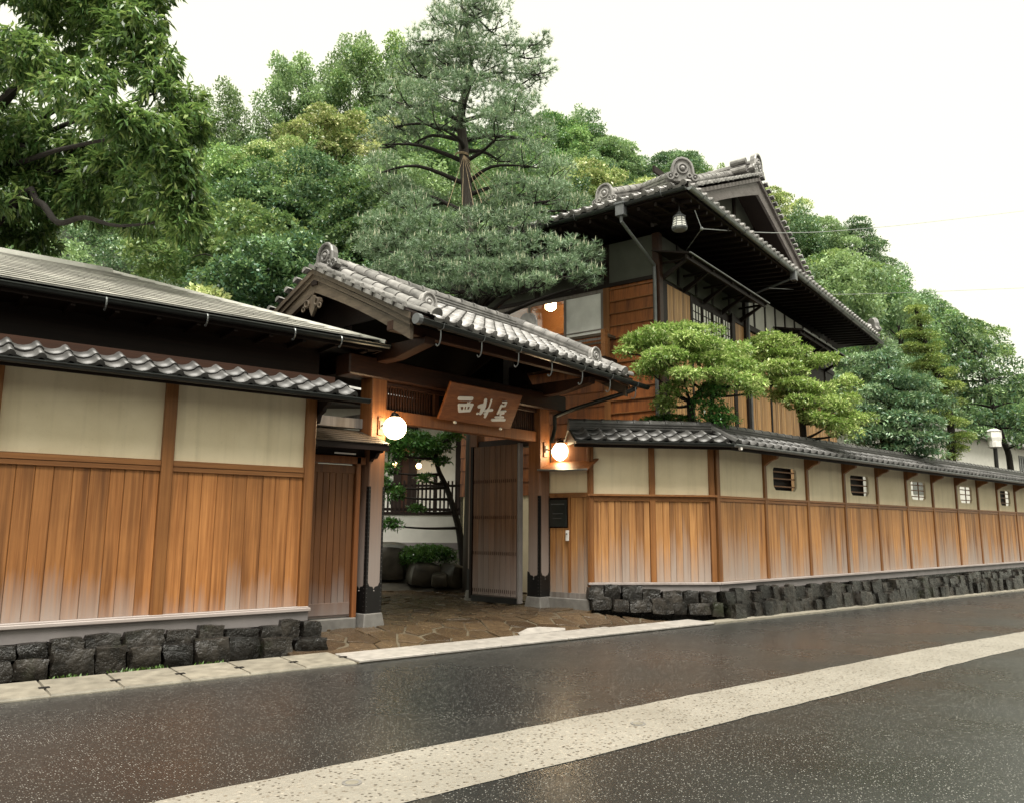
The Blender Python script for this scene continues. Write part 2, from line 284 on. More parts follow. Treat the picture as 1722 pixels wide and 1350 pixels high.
# ------------------------------------------------------------------ mesh helpers
class MB:
    def __init__(s): s.v = []; s.f = []
    def add(s, vs, fs):
        b = len(s.v); s.v.extend([tuple(v) for v in vs]); s.f.extend([tuple(b + i for i in f) for f in fs]); return s
    def box(s, x0, x1, y0, y1, z0, z1):
        return s.add([(x0, y0, z0), (x1, y0, z0), (x1, y1, z0), (x0, y1, z0), (x0, y0, z1), (x1, y0, z1), (x1, y1, z1), (x0, y1, z1)],
                     [(0, 3, 2, 1), (4, 5, 6, 7), (0, 1, 5, 4), (1, 2, 6, 5), (2, 3, 7, 6), (3, 0, 4, 7)])
    def cbox(s, x0, x1, y0, y1, z0, z1, c=0.008):
        """upright box with chamfered vertical edges"""
        P = [(x0 + c, y0), (x1 - c, y0), (x1, y0 + c), (x1, y1 - c), (x1 - c, y1), (x0 + c, y1), (x0, y1 - c), (x0, y0 + c)]
        return s.prism([(x, y, z0) for x, y in P], (0, 0, z1 - z0))
    def prism(s, poly, ext):
        n = len(poly); e = Vector(ext)
        a = [Vector(p) for p in poly]; b = [p + e for p in a]
        nrm = Vector((0, 0, 0))
        for i in range(n): nrm += a[i].cross(a[(i + 1) % n])
        fl = nrm.dot(e) > 0
        fs = []
        lo = tuple(range(n)); hi = tuple(range(n, 2 * n))
        fs.append(lo[::-1] if fl else lo); fs.append(hi if fl else hi[::-1])
        for i in range(n):
            j = (i + 1) % n
            fs.append((i, j, n + j, n + i) if fl else (j, i, n + i, n + j))
        return s.add(a + b, fs)
    def beam(s, p, q, w, h, up=(0, 0, 1)):
        p = Vector(p); q = Vector(q); d = (q - p).normalized(); u = Vector(up)
        sd = d.cross(u).normalized(); u = sd.cross(d)
        poly = [p + sd * (w / 2) * i + u * (h / 2) * j for i, j in ((-1, -1), (1, -1), (1, 1), (-1, 1))]
        return s.prism(poly, q - p)
    def tube(s, pts, rad, seg=8, cap=True):
        pts = [Vector(p) for p in pts]; n = len(pts)
        if not hasattr(rad, '__len__'): rad = [rad] * n
        vs = []; prev = None
        for i, p in enumerate(pts):
            d = (pts[min(i + 1, n - 1)] - pts[max(i - 1, 0)]).normalized()
            a = prev if prev is not None else (Vector((0, 0, 1)) if abs(d.z) < 0.9 else Vector((1, 0, 0)))
            x = (a - d * a.dot(d)).normalized(); y = d.cross(x); prev = x
            for k in range(seg):
                t = 2 * PI * k / seg; vs.append(p + (x * math.cos(t) + y * math.sin(t)) * rad[i])
        fs = [(i * seg + k, i * seg + (k + 1) % seg, (i + 1) * seg + (k + 1) % seg, (i + 1) * seg + k) for i in range(n - 1) for k in range(seg)]
        if cap: fs += [tuple(range(seg))[::-1], tuple(range((n - 1) * seg, n * seg))]
        return s.add(vs, fs)
    def lathe(s, prof, seg=16, o=(0, 0, 0)):
        vs = []; o = Vector(o)
        for r, z in prof:
            for k in range(seg):
                t = 2 * PI * k / seg; vs.append(o + Vector((r * math.cos(t), r * math.sin(t), z)))
        n = len(prof)
        fs = [(i * seg + k, i * seg + (k + 1) % seg, (i + 1) * seg + (k + 1) % seg, (i + 1) * seg + k) for i in range(n - 1) for k in range(seg)]
        fs += [tuple(range(seg))[::-1], tuple(range((n - 1) * seg, n * seg))]
        return s.add(vs, fs)
    def sphere(s, c, r, seg=20, rings=12, sc=(1, 1, 1)):
        c = Vector(c)
        prof = [(max(1e-4, r * math.sin(PI * i / rings)), -r * math.cos(PI * i / rings)) for i in range(rings + 1)]
        m = MB().lathe(prof, seg)
        return s.add([c + Vector((v[0] * sc[0], v[1] * sc[1], v[2] * sc[2])) for v in m.v], m.f)
    def torus(s, c, ax1, ax2, R0, r0, seg=14, rs=6, a0=0, a1=2 * PI):
        c = Vector(c); ax1 = Vector(ax1); ax2 = Vector(ax2)
        pts = [c + (ax1 * math.cos(a0 + (a1 - a0) * i / seg) + ax2 * math.sin(a0 + (a1 - a0) * i / seg)) * R0 for i in range(seg + 1)]
        return s.tube(pts, r0, rs)
    def mesh(s, name, mat, smooth=False):
        me = bpy.data.meshes.new(name); me.from_pydata([tuple(v) for v in s.v], [], s.f); me.materials.append(MATS[mat])
        if smooth:
            me.polygons.foreach_set('use_smooth', [True] * len(me.polygons))
        me.update(); return me
    def build(s, name, mat, parent=None, smooth=False, bevel=0.0, mw=None):
        return obj(name, s.mesh(name, mat, smooth), parent, bevel, mw)

def obj(name, me, parent=None, bevel=0.0, mw=None):
    o = bpy.data.objects.new(name, me); col.objects.link(o)
    if parent is not None: o.parent = parent
    if mw is not None: o.matrix_local = mw
    if bevel:
        b = o.modifiers.new('bevel', 'BEVEL'); b.width = bevel; b.segments = 1; b.limit_method = 'ANGLE'
    return o
def empty(name, label, cat, loc=(0, 0, 0), rz=0.0, group=None):
    o = bpy.data.objects.new(name, None); col.objects.link(o); o.location = loc; o.rotation_euler = (0, 0, rz)
    o.empty_display_size = 0.2
    return tag(o, label, cat, group)
def tag(o, label, cat, group=None):
    o['label'] = label; o['category'] = cat
    if group: o['group'] = group
    return o
def struct(o): o['kind'] = 'structure'; return o
def stuff(o): o['kind'] = 'stuff'; return o
def mat4(x, y, z, o):
    x, y, z = Vector(x), Vector(y), Vector(z)
    return Matrix(((x.x, y.x, z.x, o[0]), (x.y, y.y, z.y, o[1]), (x.z, y.z, z.z, o[2]), (0, 0, 0, 1)))
def smooth_pts(P, n=4):
    """Catmull-Rom through the points"""
    P = [Vector(p) for p in P]; out = []
    for i in range(len(P) - 1):
        a, b, c, d = P[max(i - 1, 0)], P[i], P[i + 1], P[min(i + 2, len(P) - 1)]
        for k in range(n):
            t = k / n; out.append(0.5 * ((2 * b) + (c - a) * t + (2 * a - 5 * b + 4 * c - d) * t * t + (3 * b - a - 3 * c + d) * t ** 3))
    out.append(P[-1]); return out

# ------------------------------------------------------------------ ground levels
def gz(x):   # the street falls gently past the corner
    return 0.0 if x < 11 else -0.0105 * (x - 11) if x < 60 else -0.515
KB = math.tan(R(3.0))
def ky(x):   # street line bends a little past the corner
    return 0.0 if x < 11 else (x - 11) * KB
XS = [-120, -40, -15, -5, 0, 5, 8, 11, 14, 18, 23, 30, 40, 60, 150]
def strip(name, y0, y1, dz, mat, xs=None):
    xs = xs or XS; m = MB(); vs = []
    for x in xs: vs += [(x, y0 + ky(x), gz(x) + dz), (x, y1 + ky(x), gz(x) + dz)]
    m.add(vs, [(2 * i, 2 * i + 2, 2 * i + 3, 2 * i + 1) for i in range(len(xs) - 1)])
    return struct(m.build(name, mat))
g = MB().add([(-290, -240, -0.62), (320, -240, -0.62), (320, 330, -0.62), (-290, 330, -0.62)], [(0, 1, 2, 3)]).build('ground', 'soil'); struct(g)
strip('road', -7.0, 8.2, 0.0, 'asphalt')
m = MB(); vs = []; x = -40.0; k = 0
while x < 60:
    j0, j1 = rnd.uniform(-.012, .012), rnd.uniform(-.012, .012)
    vs += [(x, 3.945 + .027 * min(x, 20) + max(0, x - 20) * .05 + j0, gz(x) + .004), (x, 4.845 + .0115 * min(x, 20) + max(0, x - 20) * .05 + j1, gz(x) + .004)]; x += .22; k += 1
struct(m.add(vs, [(2 * i, 2 * i + 2, 2 * i + 3, 2 * i + 1) for i in range(k - 1)]).build('aggregate_strip', 'aggregate'))
strip('garden_ground', 8.21, 60, -0.03, 'soil')
strip('far_verge', -40, -7.0, 0.01, 'concrete')
# small round survey caps set in the strip
for i, (x, y, lab) in enumerate(((2.36, 4.49, 'round metal cap in the pale road strip nearest the camera'), (4.79, 4.46, 'small round metal cap in the pale road strip farther right'))):
    c = empty('road_cap', lab, 'cap', (x, y, 0.004), 0, 'caps set in the pale road strip')
    MB().lathe([(0.06, 0), (0.06, 0.004), (0.05, 0.005), (0.048, 0.003), (0.03, 0.003)], 20).build('rim', 'base_stone', c)
    MB().lathe([(0.04, 0.002), (0.04, 0.005), (0.02, 0.0055)], 16).build('lid', 'concrete', c)

# kerbs
kerb = struct(MB().box(-8, 4.32, 8.2, 8.93, -0.05, 0.012).build('kerb', 'concrete'))
x = -6.97
while x < 4.3:
    x1 = min(x + 0.594, 4.31)
    m = MB(); c = 0.012
    m.add([(x + .004, 8.2, 0), (x1 - .004, 8.2, 0), (x1 - .004, 8.92, 0), (x + .004, 8.92, 0),
           (x + .012, 8.2 + c, .028), (x1 - .012, 8.2 + c, .028), (x1 - .012, 8.905, .045), (x + .012, 8.905, .045)],
          [(4, 5, 6, 7), (0, 1, 5, 4), (1, 2, 6, 5), (2, 3, 7, 6), (3, 0, 4, 7)])
    s = m.build('kerb_slab', 'concrete', kerb)
    MB().box(x1 - .045, x1 + .045, 8.50, 8.56, .0405 - .006, .0415).build('drain_notch', 'iron', s)
    x += 0.594
gk = struct(MB().box(4.33, 10.6, 8.2, 8.8, -0.05, 0.012).build('granite_kerb', 'mortar'))
edges = [4.34, 5.34, 6.33, 7.47, 8.77, 9.75, 10.6]
for a, b in zip(edges, edges[1:]):
    sk = 0.16
    y1 = 8.80 if b < 9 else 8.72
    MB().prism([(a + .006, 8.19, 0.01), (b - .006, 8.19, 0.01), (b - .006 - sk * 0, y1, 0.01), (a + .006 - sk * 0, y1, 0.01)], (0, 0, 0.028)).build('granite_slab', 'granite', gk, bevel=0.006)
rk = struct(MB().box(10.61, 10.64, 8.2, 8.3, -.05, .01).build('side_kerb', 'concrete'))
x = 10.62
while x < 40:
    x1 = x + 1.2
    m = MB()
    m.prism([(x, 8.19 + ky(x), gz(x)), (x1 - .008, 8.19 + ky(x1), gz(x1)), (x1 - .008, 8.46 + ky(x1), gz(x1)), (x, 8.46 + ky(x), gz(x))], (0, 0, 0.03))
    m.build('kerb_slab', 'concrete', rk); x = x1

# ------------------------------------------------------------------ paving in front of and inside the gate
def pz(x, y):
    t = max(0.0, min(1.0, (y - 8.8) / 1.0)); s = t * t * (3 - 2 * t)
    return 0.015 + 0.145 * s + max(0, y - 10) * 0.012
REG = [(4.46, 8.83), (10.3, 8.83), (9.1, 9.66), (9.25, 10.3), (9.5, 11.9), (10.6, 15.5), (3.6, 15.5), (4.2, 12.2), (4.35, 9.9), (4.46, 9.1)]
def clip(poly, a, b, c):     # keep a*x + b*y <= c
    out = []
    for i in range(len(poly)):
        p, q = poly[i], poly[(i + 1) % len(poly)]
        dp, dq = a * p[0] + b * p[1] - c, a * q[0] + b * q[1] - c
        if dp <= 0: out.append(p)
        if (dp < 0) != (dq < 0) and dp != dq:
            t = dp / (dp - dq); out.append((p[0] + (q[0] - p[0]) * t, p[1] + (q[1] - p[1]) * t))
    return out
def inside(p, poly):
    r = False
    for i in range(len(poly)):
        (x1, y1), (x2, y2) = poly[i], poly[i - 1]
        if (y1 > p[1]) != (y2 > p[1]) and p[0] < (x2 - x1) * (p[1] - y1) / (y2 - y1) + x1: r = not r
    return r
pm = MB(); N = 40; ids = {}
gx = [3.4 + i * 0.2 for i in range(38)]; gy = [8.8 + i * 0.2 for i in range(36)]
pm.add([(x, y, pz(x, y) - 0.012) for y in gy for x in gx], [(j * 38 + i, j * 38 + i + 1, (j + 1) * 38 + i + 1, (j + 1) * 38 + i) for j in range(35) for i in range(37)
       if inside((gx[i] + .1, gy[j] + .1), REG) or gx[i] < 4.4 and False])
paving = struct(pm.build('paving', 'mortar'))
seeds = []
tries = 0
while len(seeds) < 300 and tries < 30000:
    tries += 1
    p = (rnd.uniform(3.6, 10.6), 8.8 + 6.7 * rnd.random() ** 1.25)
    dm = 0.24 + 0.05 * (p[1] - 8.8) * 0.4 + rnd.uniform(0, 0.13)
    if inside(p, REG) and all((p[0] - q[0]) ** 2 + (p[1] - q[1]) ** 2 > dm * dm for q in seeds): seeds.append(p)
for i, p in enumerate(seeds):
    poly = [(p[0] - .6, p[1] - .6), (p[0] + .6, p[1] - .6), (p[0] + .6, p[1] + .6), (p[0] - .6, p[1] + .6)]
    for q in seeds:
        dx, dy = q[0] - p[0], q[1] - p[1]
        if q is p or dx * dx + dy * dy > 1.5: continue
        L = math.hypot(dx, dy); poly = clip(poly, dx / L, dy / L, (dx * (p[0] + q[0]) / 2 + dy * (p[1] + q[1]) / 2) / L - 0.014)
    poly = clip(poly, 0, -1, -8.83)
    if p[1] < 9.75 and p[0] > 8.4: poly = clip(poly, 0.555, 0.83, 0.555 * 10.3 + 0.83 * 8.83)
    if len(poly) < 3: continue
    cx = sum(a for a, b in poly) / len(poly); cy = sum(b for a, b in poly) / len(poly)
    dz = rnd.uniform(-0.004, 0.012); n = len(poly); tx, ty = rnd.uniform(-.05, .05), rnd.uniform(-.05, .05)
    jt = [(a + rnd.uniform(-.012, .012), b + rnd.uniform(-.012, .012)) for a, b in poly]
    vs = [(a, b, pz(a, b) - 0.03) for a, b in jt] + [(a, b, pz(a, b) + dz - .006 + tx * (a - cx) + ty * (b - cy)) for a, b in jt] + \
         [(a + (cx - a) * .07, b + (cy - b) * .07, pz(a, b) + dz + tx * (a - cx) + ty * (b - cy)) for a, b in jt]
    fs = [(k, (k + 1) % n, n + (k + 1) % n, n + k) for k in range(n)] + [(n + k, n + (k + 1) % n, 2 * n + (k + 1) % n, 2 * n + k) for k in range(n)] + [tuple(range(2 * n, 3 * n))]
    MB().add(vs, fs).build('paving_stone', 'paving_stone', paving)
tag(MB().add([(7.15, 8.84, .03), (8.0, 8.84, .035), (8.1, 8.96, .05), (7.75, 9.12, .075), (7.5, 9.1, .075), (7.2, 8.95, .045)], [(0, 1, 2, 3, 4, 5)]).add(
    [(7.15, 8.84, .0), (8.0, 8.84, .0), (8.1, 8.96, .0), (7.75, 9.12, .0), (7.5, 9.1, .0), (7.2, 8.95, .0)], [(5, 4, 3, 2, 1, 0)]).build('flat_stone', 'granite'),
    'pale flat irregular stone lying by the granite kerb', 'stone')

# ------------------------------------------------------------------ stones
def stone_meshes(n, mat, name):
    out = []
    for k in range(n):
        r = random.Random(100 + k); m = MB(); g = 4; idx = {}; vs = []; fs = []
        def vid(p):
            if p not in idx: idx[p] = len(vs); vs.append(p)
            return idx[p]
        for ax in range(3):
            for s in (0, g - 1 + 0):
                for i in range(g - 1):
                    for j in range(g - 1):
                        q = []
                        for (a, b) in ((i, j), (i + 1, j), (i + 1, j + 1), (i, j + 1)):
                            c = [0, 0, 0]; c[ax] = s; c[(ax + 1) % 3] = a; c[(ax + 2) % 3] = b; q.append(vid(tuple(c)))
                        fs.append(tuple(q if s else q[::-1]))
        P = []
        for v in vs:
            p = Vector([(c / (g - 1)) * 2 - 1 for c in v])
            l = max(abs(p.x), abs(p.y), abs(p.z)); sph = p.normalized()
            p = p * 0.80 + sph * 0.22
            p = Vector((p.x * (1 + .10 * p.z * r.uniform(-1, .4)), p.y, p.z)) + Vector([r.uniform(-.10, .10) for _ in range(3)])
            P.append(p * 0.5)
        m.add(P, fs); me = m.mesh(name, mat, True); me.set_sharp_from_angle(angle=R(38)); out.append(me)
    return out
STONES = stone_meshes(9, 'wet_stone', 'stone')
ROCKS = stone_meshes(3, 'rock', 'rock')

def place_stones(parent, p0, p1, rows, zfun, tilt=0.0):
    """irregular courses along p0-p1; rows = (setback, z0, z1, depth)"""
    a = Vector((*p0, 0)); b = Vector((*p1, 0)); d = (b - a); L = d.length; d.normalize(); n = Vector((-d.y, d.x, 0)); cnt = 0
    for (sb, z0, z1, dp) in rows:
        s = rnd.uniform(-.1, 0.05)
        while s < L - .12:
            w = rnd.uniform(0.24, 0.46) if z1 - z0 < .22 or zfun(0) == 0.0 and p0[0] < -1 else rnd.uniform(0.2, 0.42); w = min(w, L - s); h = (z1 - z0) * rnd.uniform(0.82, 1.18)
            c = a + d * (s + w / 2) + n * (sb + rnd.uniform(-.06, .06) + dp / 2)
            z = z0 + zfun(c.x)
            M = mat4(d, n, (0, 0, 1), (c.x, c.y, z + h / 2)) @ Matrix.Rotation(rnd.uniform(-.06, .06), 4, 'Y') @ Matrix.Rotation(-tilt + rnd.uniform(-.06, .06), 4, 'X') @ Matrix.Diagonal((w * .95, dp, h * 1.08, 1))
            obj('stone', STONES[rnd.randrange(len(STONES))], parent, mw=M); cnt += 1
            s += w * 0.97
    return cnt

# ------------------------------------------------------------------ roof tiles
def tile_mesh(name, w, L, mat, lip=0.02, boss=0.0, roll=0.042):
    xs = [0, .12, .26, .42, .58, .70, .78, .86, .95, 1.05]
    def zf(t):
        return -0.028 * math.sin(PI * t / .7) if t <= .7 else roll * math.sin(PI * (t - .7) / .37)
    m = MB(); n = len(xs)
    vs = [(x * w, -0.0, zf(x) + .022 - lip) for x in xs] + [(x * w, -0.0, zf(x) + .022) for x in xs] + [(x * w, L * 1.12, zf(x)) for x in xs]
    fs = [(r * n + i, r * n + i + 1, (r + 1) * n + i + 1, (r + 1) * n + i) for r in range(2) for i in range(n - 1)]
    m.add(vs, fs)
    if boss:
        c = Vector((.885 * w, -0.012, .018)); seg = 12
        ring = [c + Vector((math.cos(2 * PI * k / seg) * boss, 0, math.sin(2 * PI * k / seg) * boss)) for k in range(seg)]
        m.prism(ring, (0, 0.05, 0))
        m.prism([c + Vector((math.cos(2 * PI * k / seg) * boss * .55, -.006, math.sin(2 * PI * k / seg) * boss * .55)) for k in range(seg)], (0, 0.01, 0))
    me = m.mesh(name, mat)
    me.polygons.foreach_set('use_smooth', [i >= n - 1 and i < 2 * (n - 1) for i in range(len(me.polygons))])
    return me
def half_round(name, r, L, mat, seg=8, flare=1.12):
    """half-round capping tile, axis +Y, open below"""
    m = MB(); vs = []
    for (y, k) in ((0, flare), (.05 * L / .27, flare), (.06 * L / .27, 1.0), (L, 1.0)):
        for i in range(seg + 1):
            t = PI * i / seg; vs.append((-math.cos(t) * r * k, y, math.sin(t) * r * k))
    n = seg + 1
    m.add(vs, [(j * n + i, j * n + i + 1, (j + 1) * n + i + 1, (j + 1) * n + i) for j in range(3) for i in range(seg)])
    m.add([vs[i] for i in range(n)], [tuple(range(n))])
    me = m.mesh(name, mat)
    me.polygons.foreach_set('use_smooth', [i < len(me.polygons) - 1 for i in range(len(me.polygons))]); return me
def lay_tiles(parent, o, a, b, cols, rows, w, e, eave_me, field_me, jit=0.004, name='roof_tile', keep=None):
    a = Vector(a).normalized(); b = Vector(b).normalized(); n = a.cross(b)
    o = Vector(o)
    for j in range(rows):
        for i in range(cols):
            if keep and not keep(i * w, j * e): continue
            q = o + a * (i * w) + b * (j * e) + n * rnd.uniform(0, jit)
            obj(name, eave_me if j == 0 else field_me, parent, mw=mat4(a, b, n, q) @ Matrix.Rotation(rnd.uniform(-.012, .012), 4, 'Y'))
def cap_row(parent, p, q, me, L, n_up=(0, 0, 1), name='cap_tile', sag=0.0):
    p = Vector(p); q = Vector(q); d = q - p; T = d.length; d.normalize(); k = max(1, round(T / L)); st = T / k
    x = d.cross(Vector(n_up)).normalized(); z = x.cross(d)
    for i in range(k):
        t = (i + .5) / k; dz = -sag * 4 * t * (1 - t)
        obj(name, me, parent, mw=mat4(x, d, z, p + d * (i * st) + Vector((0, 0, dz + rnd.uniform(0, .004)))) @ Matrix.Diagonal((1, st / L * 1.0, 1, 1)))
def ridge_stack(m, p, q, w, h, layers=3, sag=0.0):
    """layered flat ridge tiles: alternate wide and narrow courses"""
    p = Vector(p); q = Vector(q); lh = h / layers
    for i in range(layers):
        ww = w * (1 - 0.10 * i); z = lh * i
        m.beam(p + Vector((0, 0, z + lh * .30)), q + Vector((0, 0, z + lh * .30)), ww * .86, lh * .6)
        m.beam(p + Vector((0, 0, z + lh * .78)), q + Vector((0, 0, z + lh * .78)), ww, lh * .4)
    return m
def onigawara(name, parent, mw, s=1.0, mat='tile', horns=True):
    """ornamental ridge-end tile facing -Y: arched plate, rim, boss and side scrolls"""
    m = MB()
    out = [(-.26, 0), (-.30, .05), (-.24, .10), (-.19, .16), (-.185, .26), (-.15, .35), (-.08, .41), (0, .43), (.08, .41), (.15, .35), (.185, .26), (.19, .16), (.24, .10), (.30, .05), (.26, 0)]
    m.prism([(x * s, -.04 * s, z * s) for x, z in out], (0, .09 * s, 0))
    rim = [(-.19, .13), (-.175, .26), (-.14, .345), (-.075, .40), (0, .418), (.075, .40), (.14, .345), (.175, .26), (.19, .13)]
    m.tube([(x * s, -.05 * s, z * s) for x, z in rim], .028 * s, 6)
    m.torus((0, -.05 * s, .23 * s), (1, 0, 0), (0, 0, 1), .085 * s, .022 * s, 14, 6)
    m.sphere((0, -.045 * s, .23 * s), .05 * s, 10, 6)
    if horns:
        for sx in (-1, 1):
            m.torus((sx * .22 * s, -.05 * s, .075 * s), (1, 0, 0), (0, 0, 1), .055 * s, .022 * s, 12, 6)
            m.torus((sx * .12 * s, -.055 * s, .10 * s), (1, 0, 0), (0, 0, 1), .035 * s, .016 * s, 10, 6)
            m.sphere((sx * .22 * s, -.055 * s, .075 * s), .024 * s, 8, 5)
    return m.build(name, mat, parent, mw=mw)

TW = 0.265
T_EAVE_D = tile_mesh('eave_tile', TW, .24, 'tile_dark', lip=.055)
T_FIELD_D = tile_mesh('roof_tile', TW, .24, 'tile_dark')
CAP_D = half_round('cap_tile', .065, .27, 'tile_dark')

# ------------------------------------------------------------------ gutters
def gutter(parent, p, q, r=0.05, mat='gutter_metal', hooks=0, hook_mat='galv', drop=0.22):
    p = Vector(p); q = Vector(q); d = (q - p).normalized(); s = d.cross(Vector((0, 0, 1))).normalized()
    m = MB(); vs = []; seg = 8
    for P in (p, q):
        for k in range(seg + 1):
            t = PI * k / seg; vs.append(P + s * (math.cos(t) * r) - Vector((0, 0, math.sin(t) * r)))
    for P in (p, q):
        for k in range(seg + 1):
            t = PI * k / seg; vs.append(P + s * (math.cos(t) * r * .86) - Vector((0, 0, math.sin(t) * r * .86)))
    n = seg + 1
    fs = [(i, n + i, n + i + 1, i + 1) for i in range(seg)] + [(2 * n + i, 2 * n + i + 1, 3 * n + i + 1, 3 * n + i) for i in range(seg)]
    m.add(vs, fs)
    m.tube([p + s * r, q + s * r], .009, 6); m.tube([p - s * r, q - s * r], .009, 6)
    for P, sg in ((p, 1), (q, -1)):
        m.add([P + s * (math.cos(PI * k / seg) * r) - Vector((0, 0, math.sin(PI * k / seg) * r)) for k in range(n)], [tuple(range(n))])
    g = m.build('gutter', mat, parent)
    for i in range(hooks):
        P = p + (q - p) * ((i + .5) / hooks)
        h = MB(); pts = [P + s * (-r * 1.1) + Vector((0, 0, .06)), P + s * (-r * 1.15), P + s * (-r * .8) - Vector((0, 0, r * .95)), P - Vector((0, 0, r * 1.15)), P + s * (r * .85) - Vector((0, 0, r * .9)), P + s * (r * 1.2) + Vector((0, 0, .01))]
        h.tube(pts, .007, 5)
        if drop > .1:
            e = P - Vector((0, 0, r * 1.1)); h.tube(smooth_pts([e, e - Vector((0, 0, drop * .45)), e - Vector((0, 0, drop * .75)) - s * .02, e - Vector((0, 0, drop * .85)) - s * .06, e - Vector((0, 0, drop * .72)) - s * .085], 3), .009, 5)
        h.build('gutter_hook', hook_mat, g)
    return g

# ================================================================== LEFT WALL
lw = empty('plank_wall', 'long orange plank wall with cream plaster band left of the gate', 'wall', (0, 9.45, 0))
XL0, XL1 = -4.36, 4.26
posts = [4.20 - 1.70 * i for i in range(6)]
for px in posts:
    MB().cbox(px - .065, px + .065, -.05, .12, .52, 3.12, .01).build('post', 'post_wood', lw)
def planks(parent, xs, z0, z1, y, mat, name='plank', th=.03, M=None):
    for a, b in zip(xs, xs[1:]):
        dy = rnd.uniform(0, .006)
        m = MB(); c = .006
        m.prism([(a + .0015, y + th + dy, z0), (a + .0015, y + dy + c, z0), (a + .0015 + c, y + dy, z0), (b - .0015 - c, y + dy, z0), (b - .0015, y + dy + c, z0), (b - .0015, y + th + dy, z0)], (0, 0, z1 - z0))
        m.build(name, mat, parent, mw=M)
for i in range(5):
    a, b = posts[i + 1] + .065, posts[i] - .065
    n = 9
    cuts = [a + (b - a) * k / n + (rnd.uniform(-.02, .02) if 0 < k < n else 0) for k in range(n + 1)]
    planks(lw, cuts, .535, 2.11, 0.0, 'plank_left')
    r = MB().box(a, b, -.022, .05, 2.10, 2.155).box(a, b, -.030, .05, 2.157, 2.215).build('rail', 'rail_wood', lw, bevel=.004)
    MB().box(a, b, .022, .06, 2.213, 3.12).build('plaster_panel', 'plaster', lw)
    MB().box(a, b, -.006, .022, 2.213, 2.226).build('rail_trim', 'rail_wood', lw)
MB().box(XL0, XL1 + .02, -.085, .05, .475, .515).box(XL0, XL1, -.06, .05, .50, .533).build('sill', 'sill_wood', lw, bevel=.006)
MB().box(XL0, XL1, -.05, .1, .33, .474).build('plinth', 'plinth', lw)
MB().box(XL0, XL1 + .1, -.03, .14, 3.12, 3.22).build('wall_plate', 'dark_shade_wood', lw)
MB().box(XL0, XL1, .07, .13, .35, 3.1).build('core', 'dark_shade_wood', lw)
sb = MB().box(XL0, XL1 + .05, -.10, .3, -.03, .32).build('stone_base', 'wet_stone', lw)
M_ = Vector((0, 9.45, 0))
place_stones(sb, (-3.4, -.34), (4.40, -.34), [(0.0, 0.0, .225, .3), (.13, .185, .355, .24)], lambda x: 0.0, .05)
# tile roof of the wall
deck = MB().add([(XL0, -.42, 3.10), (XL1 + .36, -.42, 3.10), (XL1 + .36, .14, 3.37), (XL0, .14, 3.37), (XL0, -.42, 3.075), (XL1 + .36, -.42, 3.075), (XL1 + .36, .14, 3.34), (XL0, .14, 3.34)],
                [(0, 1, 2, 3), (7, 6, 5, 4), (0, 4, 5, 1), (1, 5, 6, 2), (2, 6, 7, 3), (3, 7, 4, 0)]).build('roof', 'dark_shade_wood', lw)
bd = Vector((0, .56, .27)).normalized()
ncol = int((XL1 + .34 - XL0) / TW)
o0 = Vector((XL1 + .34 - ncol * TW, -.45, 3.125))
lay_tiles(deck, o0, (1, 0, 0), bd, ncol, 2, TW, .26, T_EAVE_D, T_FIELD_D)
MB().box(XL0, XL1 + .30, .10, .2, 3.35, 3.44).build('ridge_tiles', 'beam_wood', deck)
gutter(lw, (XL0, -.46, 3.105), (XL1 + .52, -.46, 3.09), .045, 'gutter_metal')
MB().box(XL0, XL1 + .36, -.40, -.37, 3.03, 3.098).build('fascia', 'dark_shade_wood', lw)
for k in range(20):
    x = XL0 + .2 + k * .42
    if x < XL1 + .3: MB().beam((x, -.39, 3.06), (x, .0, 3.22), .045, .05).build('rafter', 'dark_shade_wood', lw)
# carved bracket under the roof end
MB().prism([(XL1 + .02, -.36, 3.07), (XL1 + .02, -.28, 3.0), (XL1 + .02, -.2, 2.99), (XL1 + .02, -.16, 2.93), (XL1 + .02, -.05, 2.90), (XL1 + .02, .0, 2.80), (XL1 + .02, .08, 2.80), (XL1 + .02, .08, 3.1)], (.05, 0, 0)).build('bracket', 'dark_shade_wood', lw)
# moss and weeds at the foot
def grass_tufts(name, spots, mat='grass'):
    m = MB()
    for (x, y, n, h) in spots:
        for _ in range(n):
            a = rnd.uniform(0, 6.28); r = rnd.uniform(0, .12); bx, by = x + math.cos(a) * r * 1.6, y + math.sin(a) * r * .3; t = rnd.uniform(0, 6.28); l = h * rnd.uniform(.4, 1)
            w = .012; dx, dy = math.cos(t), math.sin(t)
            m.add([(bx - dy * w, by + dx * w, .03), (bx + dy * w, by - dx * w, .03), (bx + dx * l * .7 + dy * .01, by + dy * l * .7, .03 + l)], [(0, 1, 2)])
    return stuff(tag(m.build(name, mat), 'small green weeds growing at the foot of the left stones', 'weeds'))
grass_tufts('weeds', [(1.62, 9.0, 30, .04), (2.15, 9.0, 26, .045), (2.3, 9.0, 36, .04), (2.45, 9.0, 20, .04), (2.95, 9.0, 16, .035)])

